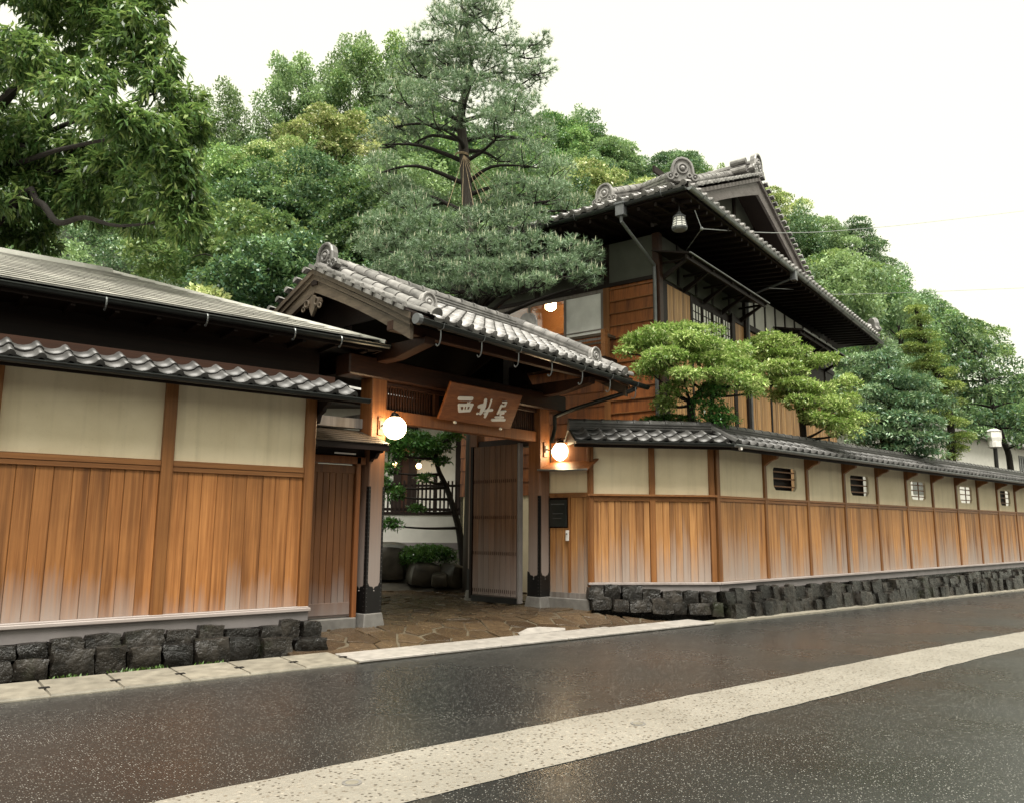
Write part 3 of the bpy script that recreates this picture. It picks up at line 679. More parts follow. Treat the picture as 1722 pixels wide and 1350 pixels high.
# ================================================================== OUTBUILDING behind the left wall
ob = empty('outbuilding', 'low building with pale sheet-shingled hip roof behind the left wall', 'building', (0, 0, 0))
EX, EY, EZ, RS = 5.30, 9.60, 4.02, 0.385
HL = -9.0; RD = 2.95
ridge_y = EY + RD; rz_ = EZ + RD * RS; hx = EX - RD
roof = MB().add([(HL, EY, EZ - .02), (EX, EY, EZ - .02), (hx, ridge_y, rz_ - .02), (HL, ridge_y, rz_ - .02), (EX, EY + 2 * RD, EZ - .02), (HL, EY + 2 * RD, EZ - .02)],
                [(0, 1, 2, 3), (1, 4, 2), (2, 4, 5, 3), (0, 5, 4, 1), (0, 3, 5)]).build('roof', 'dark_shade_wood', ob)
bvec = Vector((0, 1, RS)).normalized(); nvec = Vector((0, -RS, 1)).normalized(); SL = RD * math.sqrt(1 + RS * RS)
ROWS = 16; ee = SL / ROWS
SH = MB().add([(0, 0, .030), (.58, 0, .030), (.58, ee * 1.05, .004), (0, ee * 1.05, .004), (0, 0, .0185), (.58, 0, .0185), (.58, .07, .002), (0, .07, .002)], [(0, 1, 2, 3), (4, 5, 1, 0), (7, 6, 5, 4)]).mesh('shingle', 'copper_sheet')
for j in range(ROWS):
    right = EX - (j + .5) * RD / ROWS
    off = .29 * (j % 2); n = 0
    x = right
    while x > -1.6 - off and n < 20:
        w = .58 if n else .3 + off * .5
        obj('shingle', SH, roof, mw=mat4((1, 0, 0), bvec, nvec, Vector((x - w, EY - .03, EZ)) + bvec * (j * ee)) @ Matrix.Diagonal((w / .58 * .993, 1, 1, 1)))
        x -= w; n += 1
MB().beam((EX + .02, EY - .02, EZ + .01), (hx, ridge_y, rz_ + .03), .09, .05).build('hip_cap', 'copper_sheet', roof)
MB().beam((HL, ridge_y, rz_ + .03), (hx, ridge_y, rz_ + .03), .14, .07).build('ridge_cap', 'copper_sheet', roof)
MB().box(HL, EX - .02, EY + .0, EY + .03, EZ - .12, EZ - .03).box(EX - .05, EX - .02, EY + .03, EY + 5, EZ - .12, EZ - .03).build('fascia', 'dark_shade_wood', ob)
MB().prism([(EX - .02, EY - .06, EZ - .10), (EX + .16, EY - .10, EZ - .03), (EX + .20, EY - .06, EZ + .015), (EX - .02, EY - .02, EZ + .0)], (-.10, .12, 0)).build('corner_tip', 'gutter_metal', ob)
gutter(ob, (HL, EY - .06, EZ - .035), (EX + .05, EY - .06, EZ - .04), .05, 'gutter_metal', 0)
for x in (.6, 1.75, 2.85, 3.95, 4.6):
    h = MB(); h.tube(smooth_pts([(x, EY - .0, EZ - .02), (x, EY - .12, EZ - .04), (x, EY - .12, EZ - .12), (x, EY - .06, EZ - .17), (x, EY - .03, EZ - .15)], 3), .010, 5); h.build('gutter_hook', 'galv', ob)
MB().box(HL, EX - .7, EY + .55, EY + .65, 0, EZ + .1).box(EX - .8, EX - .7, EY + .65, EY + 2 * RD - .5, 0, EZ + .1).build('wall', 'dark_shade_wood', ob)
MB().box(HL, EX - .03, EY + .03, EY + .56, EZ - .10, EZ - .06).build('soffit', 'dark_shade_wood', ob)
for k in range(14):
    x = EX - .25 - k * .45
    MB().box(x - .025, x + .025, EY + .04, EY + .55, EZ - .15, EZ - .10).build('rafter', 'dark_shade_wood', ob)

# ================================================================== WICKET beside the gate
wk = empty('wicket_door', 'narrow brown plank side door under a little board roof beside the gate', 'door', (4.26, 9.95, 0))
W0, W1 = .20, 1.0
cuts = [W0 + (W1 - .16 - W0) * k / 7 for k in range(8)]
planks(wk, cuts, .42, 2.22, 0.0, 'wicket_wood', 'plank')
MB().box(W0 + .0, W1 - .17, -.012, .0, .34, .50).build('kick_board', 'wicket_wood', wk, bevel=.003)
MB().box(W0 - .02, W1 - .13, -.008, .03, 2.22, 2.33).box(W0, W1 - .16, 0.004, .03, .31, .42).build('door_rail', 'wicket_wood', wk, bevel=.003)
MB().cbox(W1 - .155, W1 - .085, -.05, .1, .30, 2.45, .008).cbox(W0 - .19, W0 - .01, -.04, .1, .30, 2.45, .008).build('door_frame', 'gate_wood', wk)
MB().box(W0 - .18, W1 - .02, -.05, .1, 2.35, 2.45).build('header', 'gate_wood', wk, bevel=.005)
MB().box(W0 + .3, W0 + .62, -.06, -.052, 2.475, 2.495).build('light_strip', 'white_paint', wk)
MB().box(W0 - .18, W1 - .02, .0, .1, 2.45, 2.62).build('upper_panel', 'dark_shade_wood', wk)
MB().box(W0 - .2, W1 - .1, -.09, .14, .10, .30).build('threshold', 'base_stone', wk, bevel=.01)
# little roof
rf = MB().add([(.03, -.42, 2.60), (1.13, -.42, 2.60), (1.13, .2, 2.83), (.03, .2, 2.83), (.03, -.42, 2.57), (1.13, -.42, 2.57), (1.13, .2, 2.80), (.03, .2, 2.80)],
              [(0, 1, 2, 3), (7, 6, 5, 4), (0, 4, 5, 1), (1, 5, 6, 2), (2, 6, 7, 3), (3, 7, 4, 0)]).build('roof', 'dark_shade_wood', wk)
bb = Vector((0, .62, .23)).normalized(); nn = Vector((0, -.23, .62)).normalized()
for j in range(6):
    for i in range(5):
        w = .22
        m = MB().box(0, w * .985, 0, .13, 0, .014).build('board_shingle', 'verge_wood', rf, mw=mat4((1, 0, 0), bb, nn, Vector((.02 + i * w + (.0 if j % 2 else .012), -.44, 2.60)) + bb * (j * .108) + nn * .004) @ Matrix.Rotation(-.06, 4, 'X'))
MB().box(.03, 1.13, -.43, -.40, 2.52, 2.57).build('fascia', 'dark_shade_wood', wk)
for x in (.06, 1.02):
    MB().prism([(x, -.40, 2.56), (x, -.38, 2.50), (x, -.28, 2.49), (x, -.22, 2.43), (x, -.12, 2.42), (x, -.05, 2.36), (x, .02, 2.36), (x, .02, 2.62)], (.05, 0, 0)).build('bracket', 'dark_shade_wood', wk)
# grey tie beam running from the gate post back over the wicket
MB().box(-.05, 1.05, .1, .2, 2.86, 3.0).build('tie_beam', 'grey_wood', wk, bevel=.006)

# ================================================================== GATE
GA = R(10.3)
gt = empty('entrance_gate', 'roofed wooden entrance gate with grey tiles and open plank door', 'gate', (5.40, 9.88, 0), GA)
UL, UR = (-.12, .15), (3.60, 3.87)
def shoe(m, x0, x1, y0, y1, z0, z1, p=.006):
    """iron shoe with V-cut top on each face"""
    for (ax, a0, a1, f, sg) in (('x', x0, x1, y0 - p, -1), ('x', x0, x1, y1 + p, 1), ('y', y0, y1, x0 - p, -1), ('y', y0, y1, x1 + p, 1)):
        mid = (a0 + a1) / 2; d = a1 - a0
        prof = [(a0 - p, z0), (a1 + p, z0), (a1 + p, z1 + .06), (a1 - .035, z1 + .045), (a1 - .06, z1), (mid + .02, z1 - .01), (mid, z1 - .05), (mid - .02, z1 - .01), (a0 + .06, z1), (a0 + .035, z1 + .045), (a0 - p, z1 + .06)]
        if ax == 'x': m.prism([(a, f, z) for a, z in prof], (0, -sg * p * .9, 0))
        else: m.prism([(f, a, z) for a, z in prof], (-sg * p * .9, 0, 0))
    return m
def gate_post(x0, x1, y0, y1, top, strips=True, zb=.34):
    p = MB().cbox(x0, x1, y0, y1, zb, top, .012).build('post', 'gate_post', gt)
    shoe(MB(), x0, x1, y0, y1, zb, .70).build('iron_shoe', 'iron', p)
    if strips:
        m = MB(); e = .0035; zt = 2.05
        for (cx, cy, sx, sy) in ((x0, y0, 1, 1), (x1, y0, -1, 1)):
            w = .032
            m.prism([(cx - sx * e, cy - sy * e, .7), (cx + sx * w, cy - sy * e, .7), (cx + sx * w, cy + sy * .002, .7), (cx + sx * .002, cy + sy * .002, .7), (cx + sx * .002, cy + sy * .05, .7), (cx - sx * e, cy + sy * .05, .7)], (0, 0, zt - .7))
        m.build('corner_iron', 'iron', p)
        s = MB(); z = .38
        while z < zt:
            for cx, sx in ((x0, 1), (x1, -1)):
                s.sphere((cx + sx * .016, y0 - .0045 - (.003 if z < .7 else 0), z), .0055, 6, 4)
                s.sphere((x0 - .0045 - (.003 if z < .7 else 0), y0 + .03, z), .0055, 6, 4)
            z += .058
        s.sphere(((x0 + x1) / 2, y0 - .008, .635), .013, 8, 5); s.sphere((x0 - .008, (y0 + y1) / 2, .635), .013, 8, 5)
        s.build('studs', 'stud', p)
    b = MB(); f = .06
    b.add([(x0 - f, y0 - f, .08), (x1 + f, y0 - f, .08), (x1 + f, y1 + f, .08), (x0 - f, y1 + f, .08), (x0 - .02, y0 - .02, zb), (x1 + .02, y0 - .02, zb), (x1 + .02, y1 + .02, zb), (x0 - .02, y1 + .02, zb)],
          [(4, 5, 6, 7), (0, 1, 5, 4), (1, 2, 6, 5), (2, 3, 7, 6), (3, 0, 4, 7)])
    b.build('base_stone', 'base_stone', gt, bevel=.012)
for (a, b) in (UL, UR):
    gate_post(a, b, 0, .27, 3.62)
    gate_post(a + .03, b - .03, 1.55, 1.76, 3.5, True, .36)
# beams
MB().box(.15, 3.60, .06, .21, 2.985, 3.165).build('lintel', 'gate_wood', gt, bevel=.008)
MB().box(.15, 3.60, .07, .20, 3.50, 3.56).build('transom_rail', 'beam_wood', gt, bevel=.005)
MB().box(1.15, 1.24, .08, .19, 3.166, 3.50).box(2.84, 2.93, .08, .19, 3.166, 3.50).build('transom_post', 'beam_wood', gt)
for (a, b) in ((.17, 1.13), (2.95, 3.58)):
    x = a + .03
    while x < b:
        MB().box(x - .011, x + .011, .115, .14, 3.166, 3.50).build('lattice_bar', 'beam_wood', gt); x += .052
MB().box(1.24, 2.84, .12, .14, 3.166, 3.50).build('transom_board', 'dark_shade_wood', gt)
MB().box(-.55, 4.32, -.03, .30, 3.565, 3.86).build('main_beam', 'beam_wood', gt, bevel=.02)
MB().box(-.40, 4.2, 1.56, 1.76, 3.45, 3.70).build('rear_beam', 'dark_shade_wood', gt, bevel=.015)
for (a, b) in (UL, UR):
    c = (a + b) / 2
    MB().prism([(c - .09, -1.02, 3.92), (c - .09, -1.04, 4.02), (c - .09, 2.78, 4.02), (c - .09, 2.75, 3.92), (c - .09, 2.2, 3.80), (c - .09, .9, 3.78), (c - .09, -.4, 3.80)], (.18, 0, 0)).build('bracket_arm', 'beam_wood', gt, bevel=.01)
    MB().prism([(c - .08, .27, 2.93), (c - .08, .27, 3.09), (c - .08, 1.55, 3.09), (c - .08, 1.55, 2.93)], (.16, 0, 0)).build('tie_beam', 'grey_wood' if a < 0 else 'beam_wood', gt, bevel=.008)
    MB().box(c - .07, c + .07, .8, .94, 4.02, 4.98).build('king_post', 'grey_wood', gt)
    MB().prism([(c - .06, .32, 4.02), (c - .06, .5, 4.3), (c - .06, .75, 4.4), (c - .06, .99, 4.4), (c - .06, 1.24, 4.3), (c - .06, 1.42, 4.02)], (.12, 0, 0)).build('frog_leg_strut', 'dark_shade_wood', gt)
MB().box(-.58, 4.44, -.95, -.83, 4.02, 4.15).build('front_purlin', 'beam_wood', gt, bevel=.006)
MB().box(-.58, 4.44, 2.57, 2.69, 4.02, 4.15).build('rear_purlin', 'dark_shade_wood', gt, bevel=.006)
MB().box(-.58, 4.44, .80, .94, 4.98, 5.12).build('ridge_beam', 'dark_shade_wood', gt, bevel=.006)
# ceiling behind the sign (dark boards)
MB().box(-.1, 3.85, .28, 1.56, 3.74, 3.76).build('ceiling', 'dark_shade_wood', gt)
# door leaf swung open between the right posts
lf = MB().box(3.47, 3.50, .38, 1.47, .30, 2.96).build('door_leaf', 'door_wood', gt)
cuts = [.40 + 1.05 * k / 8 for k in range(9)]
for a, b in zip(cuts, cuts[1:]):
    MB().box(3.448 - rnd.uniform(0, .004), 3.47, a + .003, b - .003, .32, 2.95).build('plank', 'door_wood', lf, bevel=.003)
for z in (.40, 1.05, 1.68, 2.32):
    m = MB(); y = .42
    while y < 1.45:
        m.box(3.440, 3.446, y, y + .009, z - .03, z + .03); y += .048
    m.build('nail_row', 'beam_wood', lf)
MB().box(3.43, 3.53, .325, .375, .22, 2.97).build('stile', 'plinth', lf, bevel=.004)
MB().box(3.44, 3.53, 1.475, 1.53, .24, 2.97).build('hinge_stile', 'dark_shade_wood', lf)
MB().box(3.44, 3.53, .375, 1.475, .20, .30).build('bottom_rail', 'iron', lf)

# ---- gate roof
RU0, RU1 = -.63, 4.50
VE0, VR, ZE, ZR = -1.36, .87, 4.17, 5.24
TILT = Matrix.Translation((RU0, VR, ZE)) @ Matrix.Rotation(R(1.2), 4, 'Y')
def rp(u, v, z): return (u - RU0, v - VR, z - ZE)      # coordinates inside the tilted roof
V1 = 2 * VR - VE0
dk = MB()
th = .05
sec = [(VE0, ZE), (VR, ZR), (V1, ZE), (V1, ZE - th), (VR, ZR - th), (VE0, ZE - th)]
P0 = [rp(RU0 + .02, v, z) for v, z in sec]; P1 = [rp(RU1 - .02, v, z) for v, z in sec]
dk.add(P0 + P1, [(0, 6, 7, 1), (1, 7, 8, 2), (2, 8, 9, 3), (3, 9, 10, 4), (4, 10, 11, 5), (5, 11, 6, 0), (0, 1, 4, 5), (1, 2, 3, 4), (6, 11, 10, 7), (7, 10, 9, 8)])
grf = dk.build('roof', 'dark_shade_wood', gt, mw=TILT)
slope = (ZR - ZE) / (VR - VE0)
gb = Vector((0, 1, slope)).normalized(); gn = Vector((0, -slope, 1)).normalized()
GW = .232
G_EAVE = tile_mesh('eave_tile', GW, .245, 'tile', lip=.05, boss=.048, roll=.05)
G_FIELD = tile_mesh('roof_tile', GW, .245, 'tile', roll=.05)
gl = math.hypot(VR - VE0, ZR - ZE); grows = int(gl / .245)
gcols = int((RU1 - RU0 - .66) / GW)
go = Vector(rp(RU0 + .36, VE0 - .05, ZE + .03 - .05 * slope))
lay_tiles(grf, go, (1, 0, 0), gb, gcols, grows, GW, .245, G_EAVE, G_FIELD, .006)
# rear slope as one tiled sheet
m = MB(); nr = 9; nc = gcols * 4
gb2 = Vector((0, -1, slope)).normalized()
for j in range(nr + 1):
    pass
vs = []
for j in range(nr * 2):
    jj = (j + 1) // 2; lift = .03 if j % 2 == 0 else .0
    for i in range(nc + 1):
        x = RU0 + .1 + (RU1 - RU0 - .2) * i / nc
        q = Vector(rp(x, V1 + .05, ZE + .03 - .05 * slope)) + gb2 * min(jj * gl / nr, gl) + Vector((0, 0, lift + .03 * abs(math.sin(PI * i / 4))))
        vs.append(q)
m.add(vs, [(j * (nc + 1) + i, j * (nc + 1) + i + 1, (j + 1) * (nc + 1) + i + 1, (j + 1) * (nc + 1) + i) for j in range(nr * 2 - 1) for i in range(nc)])
m.build('rear_tiles', 'tile', grf)
CAP = half_round('cap_tile', .072, .27, 'tile'); CAPS = half_round('verge_tile', .052, .40, 'tile')
CAPB = half_round('cap_tile', .085, .27, 'tile')
for side in (0, 1):
    for sl in (0, 1):
        k = 10
        for i in range(k):
            t = (i + .35) / k
            v = VE0 + (VR - VE0) * t if sl == 0 else V1 - (V1 - VR) * t
            z = ZE + (ZR - ZE) * t + .045
            y = Vector((1, 0, 0)) if side == 0 else Vector((-1, 0, 0))
            zz = Vector((0, -slope if sl == 0 else slope, 1)).normalized(); xx = y.cross(zz)
            obj('verge_tile', CAPS, grf, mw=mat4(xx, y, zz, rp(RU0 - .05 if side == 0 else RU1 + .05, v, z)))
            if sl == 0:
                pp = MB().prism([(-.1, -.0, -.05), (.1, 0, -.05), (.1, 0, .0), (-.1, 0, .0)], (0, .03, 0)).build('verge_plate', 'tile', grf, mw=mat4(xx, y, zz, Vector(rp(RU0 - .03 if side == 0 else RU1 + .03, v + .11, z + .05))))
    # round roll next to the verge and the built-up descending ridge with its end tile
    uu = RU0 + .38 if side == 0 else RU1 - .38
    for (v0, v1) in ((VE0 - .07, VR), (V1 + .07, VR)):
        cap_row(grf, rp(uu, v0, ZE + .07 - .07 * slope), rp(uu, v1, ZR + .07), CAPB, .28)
    uk = RU0 + .62 if side == 0 else RU1 - .62
    p = Vector(rp(uk, VE0 + .42, ZE + .42 * slope + .03)); q = Vector(rp(uk, VR, ZR + .03))
    ridge_stack(MB(), p, q, .20, .17, 3).build('ridge_layers', 'tile', grf)
    cap_row(grf, p + Vector((0, 0, .17)), q + Vector((0, 0, .17)), CAP, .27)
    onigawara('onigawara', grf, Matrix.Translation(p + Vector((0, -.03, -.05))) , .72)
pr, qr = Vector(rp(RU0 + .28, VR, ZR + .02)), Vector(rp(RU1 - .28, VR, ZR + .02))
ridge_stack(MB(), pr, qr, .26, .16, 3).build('main_ridge_layers', 'tile', grf)
cap_row(grf, pr + Vector((0, 0, .16)), qr + Vector((0, 0, .16)), CAPB, .30)
onigawara('onigawara', grf, Matrix.Translation(pr + Vector((-.03, 0, .0))) @ Matrix.Rotation(-PI / 2, 4, 'Z'), .98)
onigawara('onigawara', grf, Matrix.Translation(qr + Vector((.03, 0, .0))) @ Matrix.Rotation(PI / 2, 4, 'Z'), .98)
MB().tube([pr + Vector((-.20, 0, .02)), pr + Vector((.3, 0, .02))], .075, 10).build('ridge_end_tile', 'tile', grf, smooth=False)
# bargeboards: three stepped boards on each gable, slightly arched below
for side in (0, 1):
    for sl in (0, 1):
        for (dz0, dz1, inset, ww) in ((-.005, -.09, 0.0, .05), (-.092, -.17, .03, .05), (-.172, -.36, .06, .06)):
            pts = []
            K = 8
            ve = VE0 + .03 + inset * .8
            top = []; bot = []
            for i in range(K + 1):
                t = i / K; v = ve + (VR - ve) * t; z = ZE + slope * (v - VE0)
                arch = .05 * math.sin(PI * t) if dz1 < -.3 else .012 * math.sin(PI * t)
                e = .0
                top.append((v, z + dz0)); bot.append((v, z + dz1 + arch))
            poly = top + bot[::-1]
            if sl: poly = [(2 * VR - v, z) for v, z in poly][::-1]
            u0 = RU0 + .0 + inset if side == 0 else RU1 - inset
            MB().prism([rp(u0, v, z) for v, z in poly], (ww if side == 0 else -ww, 0, 0)).build('bargeboard', 'verge_wood', grf)
    u0 = RU0 + .03 if side == 0 else RU1 - .03
    m = MB()
    g_ = [(0, .0), (.07, -.05), (.17, -.07), (.20, -.14), (.14, -.20), (.08, -.18), (.05, -.25), (0, -.33), (-.05, -.25), (-.08, -.18), (-.14, -.20), (-.20, -.14), (-.17, -.07), (-.07, -.05)]
    m.prism([rp(u0, VR + v, ZR - .40 + z) for v, z in g_], (.045 if side == 0 else -.045, 0, 0))
    for sv in (-1, 1):
        m.torus(rp(u0 - (.01 if side == 0 else -.01), VR + sv * .12, ZR - .53), (0, 1, 0), (0, 0, 1), .05, .018, 12, 6)
        m.torus(rp(u0 - (.01 if side == 0 else -.01), VR + sv * .2, ZR - .60), (0, 1, 0), (0, 0, 1), .035, .014, 10, 6)
    m.build('gable_carving', 'verge_wood', grf)
    ui = RU0 + .5 if side == 0 else RU1 - .5
    MB().prism([rp(ui, VE0 + .7, ZE + .7 * slope - .08), rp(ui, VR, ZR - .08), rp(ui, V1 - .7, ZE + .7 * slope - .08)], (.03, 0, 0)).build('gable_panel', 'dark_shade_wood', grf)
x = RU0 + .2
while x < RU1 - .1:
    MB().beam(rp(x, VE0 + .08, ZE + .08 * slope - .09), rp(x, VR, ZR - .09), .05, .065).build('rafter', 'dark_shade_wood', grf); x += .21
MB().beam(rp(RU0 + .05, VE0 + .03, ZE - .06), rp(RU1 - .05, VE0 + .03, ZE - .06), .06, .05).build('eave_batten', 'dark_shade_wood', grf)
gg = gutter(gt, (RU0 + .05, VE0 - .09, 4.085), (RU1 + .30, VE0 - .09, 3.955), .06, 'gutter_metal', 7, 'galv', .24)
MB().tube([(RU0 - .0, VE0 - .09, 4.075), (RU0 + .07, VE0 - .09, 4.073)], .072, 12).build('gutter_end', 'lead', gt)
MB().tube(smooth_pts([(RU1 - .02, VE0 - .06, 3.90), (RU1 - .08, VE0 + .1, 3.82), (RU1 - .30, -.3, 3.60), (RU1 - .42, .05, 3.48)], 4), .038, 8).build('down_pipe', 'gutter_metal', gt, smooth=True)
MB().tube([(RU1 - .42, .05, 3.50), (RU1 - .42, .05, 3.26), (RU1 - .52, .02, 3.10), (RU1 - .58, .0, 3.0), (RU1 - .58, .0, 2.6)], .035, 8).build('down_pipe', 'gutter_metal', gt)

# ---- sign board hung on the gate
sg = empty('sign_board', 'brown wooden sign board with three white characters 西村屋 over the gateway', 'sign', (5.40, 9.88, 0), GA)
bw, bh = 1.64, .60
tl = math.atan2(.27, .53)
bx = Vector((1, 0, 0)); by_ = Vector((0, -math.sin(tl), math.cos(tl))); bn = bx.cross(by_)
BO = Vector((1.12, -.045, 3.115))
def bp(s, t, d=0.0): return BO + bx * (s * bw) + by_ * (t * bh) + bn * d
MB().prism([bp(0, 0, -.05), bp(1, 0, -.05), bp(1, 1, -.05), bp(0, 1, -.05)], bn * .05).build('board', 'sign_wood', sg, bevel=.006)
CH = [[[(0.161, 0.618), (0.318, 0.665), 0.0275], [(0.187, 0.45), (0.221, 0.291), 0.0214], [(0.195, 0.445), (0.354, 0.506), 0.0214], [(0.35, 0.491), (0.344, 0.348), 0.0214], [(0.223, 0.291), (0.336, 0.346), 0.0198], [(0.287, 0.546), (0.3, 0.342), 0.0099], [(0.309, 0.569), (0.304, 0.484), 0.0092], [(0.258, 0.446), (0.264, 0.338), 0.008]],
      [[(0.504, 0.696), (0.52, 0.52), (0.509, 0.39), (0.498, 0.323), 0.0244], [(0.45, 0.499), (0.5, 0.549), 0.0275], [(0.496, 0.513), (0.504, 0.346), 0.026], [(0.456, 0.296), (0.465, 0.309), 0.0137], [(0.508, 0.397), (0.562, 0.42), 0.0115], [(0.58, 0.738), (0.585, 0.469), 0.0107], [(0.583, 0.482), (0.582, 0.341), (0.575, 0.248), 0.0183], [(0.547, 0.415), (0.635, 0.463), 0.0198], [(0.552, 0.325), (0.558, 0.348), 0.0137]],
      [[(0.747, 0.72), (0.793, 0.742), 0.013], [(0.793, 0.739), (0.792, 0.636), 0.0137], [(0.759, 0.616), (0.793, 0.64), 0.0122], [(0.742, 0.642), (0.732, 0.388), 0.0145], [(0.749, 0.458), (0.825, 0.497), 0.0137], [(0.762, 0.408), (0.809, 0.429), 0.0153], [(0.778, 0.455), (0.766, 0.396), 0.0107], [(0.771, 0.397), (0.789, 0.233), 0.0122], [(0.72, 0.286), (0.822, 0.319), 0.0153], [(0.688, 0.196), (0.856, 0.246), 0.0191]]]
hh = .010
for ch in CH:
    m = MB()
    for st in ch:
        r = st[-1] * bw * .70; P = [Vector((s * bw, t * bh)) for s, t in st[:-1]]
        for a, b in zip(P, P[1:]):
            d = (b - a).normalized(); n = Vector((-d.y, d.x)); ring = []
            for k in range(6): t = -PI / 2 + PI * k / 5; ring.append(b + d * (math.cos(t) * r) + n * (math.sin(t) * r))
            for k in range(6): t = PI / 2 + PI * k / 5; ring.append(a + d * (math.cos(t) * r) + n * (math.sin(t) * r))
            m.prism([BO + bx * q.x + by_ * q.y + bn * .0008 for q in ring], bn * hh); hh += .0004
    m.build('character', 'white_paint', sg)
for s in (.21, .85):
    m = MB().sphere(bp(s, -.02, .012), .030, 12, 8, (1.15, .8, .8)); m.build('sign_support', 'porcelain', sg, smooth=True)

# ---- globe lamps
def globe(u, v, z, plate_u, lab):
    L = empty('globe_lamp', lab, 'lamp', (5.40, 9.88, 0), GA, 'lit globe lamps on the gate posts')
    MB().box(plate_u - .05, plate_u + .05, -.022, -.003, z - .10, z + .16).build('wall_plate', 'gate_wood', L, bevel=.004)
    MB().box(plate_u - .03, plate_u + .03, -.036, -.022, z - .02, z + .10).build('mount', 'iron', L)
    MB().tube(smooth_pts([(plate_u, -.03, z + .04), (plate_u + (u - plate_u) * .2, v * .5, z + .03), (plate_u + (u - plate_u) * .5, v * .9, z + .18), (u, v, z + .24)], 4), .011, 6).lathe([(.03, .21), (.045, .195), (.06, .165), (.075, .16), (.075, .145)], 14, (u, v, z)).build('arm', 'iron', L)
    MB().sphere((u, v, z), .160, 28, 18).build('globe', 'globe_light', L, smooth=True)
globe(.14, -.20, 2.87, .04, 'lit white globe lamp on the left gate post')
globe(3.94, -.20, 2.82, 3.74, 'lit white globe lamp on the right gate post')

# ================================================================== WING between gate and right wall
wg = empty('wing_wall', 'narrow plank wing with low curved eave right of the gate', 'wall', (9.21, 10.60, 0), R(-74))
WLEN = .82
# runs from the right gate post (local 0) towards the street corner of the right wall (local WLEN)
cuts = [.0 + .40 * k / 3 for k in range(4)]
planks(wg, cuts, .42, 1.50, -.0, 'plank_right')
planks(wg, [.44, .58, .70, .80], .42, 2.02, 0, 'plank_right')
MB().cbox(.40, .44, -.02, .08, .33, 2.1, .005).cbox(.79, .85, -.03, .1, .33, 3.0, .008).build('post', 'post_wood', wg)
MB().box(-.02, .80, -.02, .06, 2.02, 2.10).build('rail', 'rail_wood', wg, bevel=.004)
MB().box(-.02, .42, .01, .06, 1.5, 2.02).build('backing', 'dark_shade_wood', wg)
MB().box(-.02, .80, .015, .06, 2.1, 2.48).build('plaster_panel', 'plaster', wg)
MB().box(-.02, .82, .01, .06, 2.485, 2.98).build('upper_board', 'gate_wood', wg)
MB().box(-.02, .82, -.02, .08, .33, .42).build('sill', 'grey_wood', wg)
MB().box(-.04, .84, -.08, .12, .08, .33).build('base_stone', 'base_stone', wg, bevel=.01)
rf = MB().add([(-.02, -.30, 2.50), (.95, -.30, 2.47), (.95, .1, 2.68), (-.02, .1, 2.68), (-.02, -.30, 2.475), (.95, -.30, 2.445), (.95, .1, 2.655), (-.02, .1, 2.655)],
              [(0, 1, 2, 3), (7, 6, 5, 4), (0, 4, 5, 1), (1, 5, 6, 2), (2, 6, 7, 3), (3, 7, 4, 0)]).build('roof', 'gate_wood', wg)
MB().tube([(-.02, -.33, 2.49), (.5, -.33, 2.465), (.97, -.33, 2.465)], .018, 6).build('eave_edge', 'galv', wg)
pl = empty('name_plaque', 'dark square plaque on the wing right of the gate', 'plaque', (9.21, 10.60, 0), R(-74))
MB().box(.03, .38, -.035, -.005, 1.52, 1.98).build('panel', 'plaque', pl, bevel=.006)
MB().box(.07, .34, -.039, -.0355, 1.90, 1.915).box(.10, .31, -.039, -.0355, 1.74, 1.75).box(.10, .28, -.039, -.0355, 1.66, 1.668).build('relief_line', 'lead', pl)
bl = empty('door_bell', 'small pale metal door bell box beside the dark plaque', 'door bell', (9.21, 10.60, 0), R(-74))
MB().box(.37, .43, -.055, -.022, 1.28, 1.46).build('housing', 'white_paint', bl, bevel=.008)
MB().lathe([(.012, 0), (.012, .006)], 10).build('button', 'lead', bl, mw=mat4((1, 0, 0), (0, 0, 1), (0, -1, 0), (.40, -.055, 1.40)))

# ================================================================== RIGHT WALL (short return + long run)
rw = empty('plank_wall', 'long bleached plank wall with small windows right of the gate', 'wall', (11.36, 8.68, 0))
AR, AS = R(3.3), R(-30.7)
LS = 2.25; LR = 24.0
dR = Vector((math.cos(AR), math.sin(AR), 0)); dS = Vector((math.cos(AS), math.sin(AS), 0))
MR = Matrix.Rotation(AR, 4, 'Z'); MS = Matrix.Rotation(AS, 4, 'Z') @ Matrix.Translation((-LS, 0, 0))
def both(m, name, mat, M, bevel=0.0, parent=rw): return m.build(name, mat, parent, bevel=bevel, mw=M)
ZS, ZRL = .61, 2.03
# short return
for (a, b, name) in ((0.0, .09, 'post'), (1.07, 1.17, 'post'), (2.14, 2.235, 'post')):
    both(MB().cbox(a, b, -.03, .1, ZS, 2.9, .008), name, 'post_wood', MS)
for (a, b, n) in ((.09, 1.07, 8), (1.17, 2.14, 8)):
    planks(rw, [a + (b - a) * k / n + (rnd.uniform(-.012, .012) if 0 < k < n else 0) for k in range(n + 1)], ZS, ZRL, 0, 'plank_right', M=MS)
    both(MB().box(a, b, .02, .06, ZRL + .05, 2.92), 'plaster_panel', 'plaster', MS)
both(MB().box(-.02, LS + .01, -.075, .06, ZRL + .01, ZRL + .045).box(0.02, LS - .02, -.02, .06, ZRL - .07, ZRL + .008), 'rail', 'rail_wood', MS, .004)
both(MB().box(-.02, LS + .03, -.075, .06, ZS - .045, ZS - .004), 'sill', 'sill_wood', MS, .006)
both(MB().box(0.02, LS + .01, -.045, .1, ZS - .17, ZS - .047), 'plinth', 'plinth', MS)
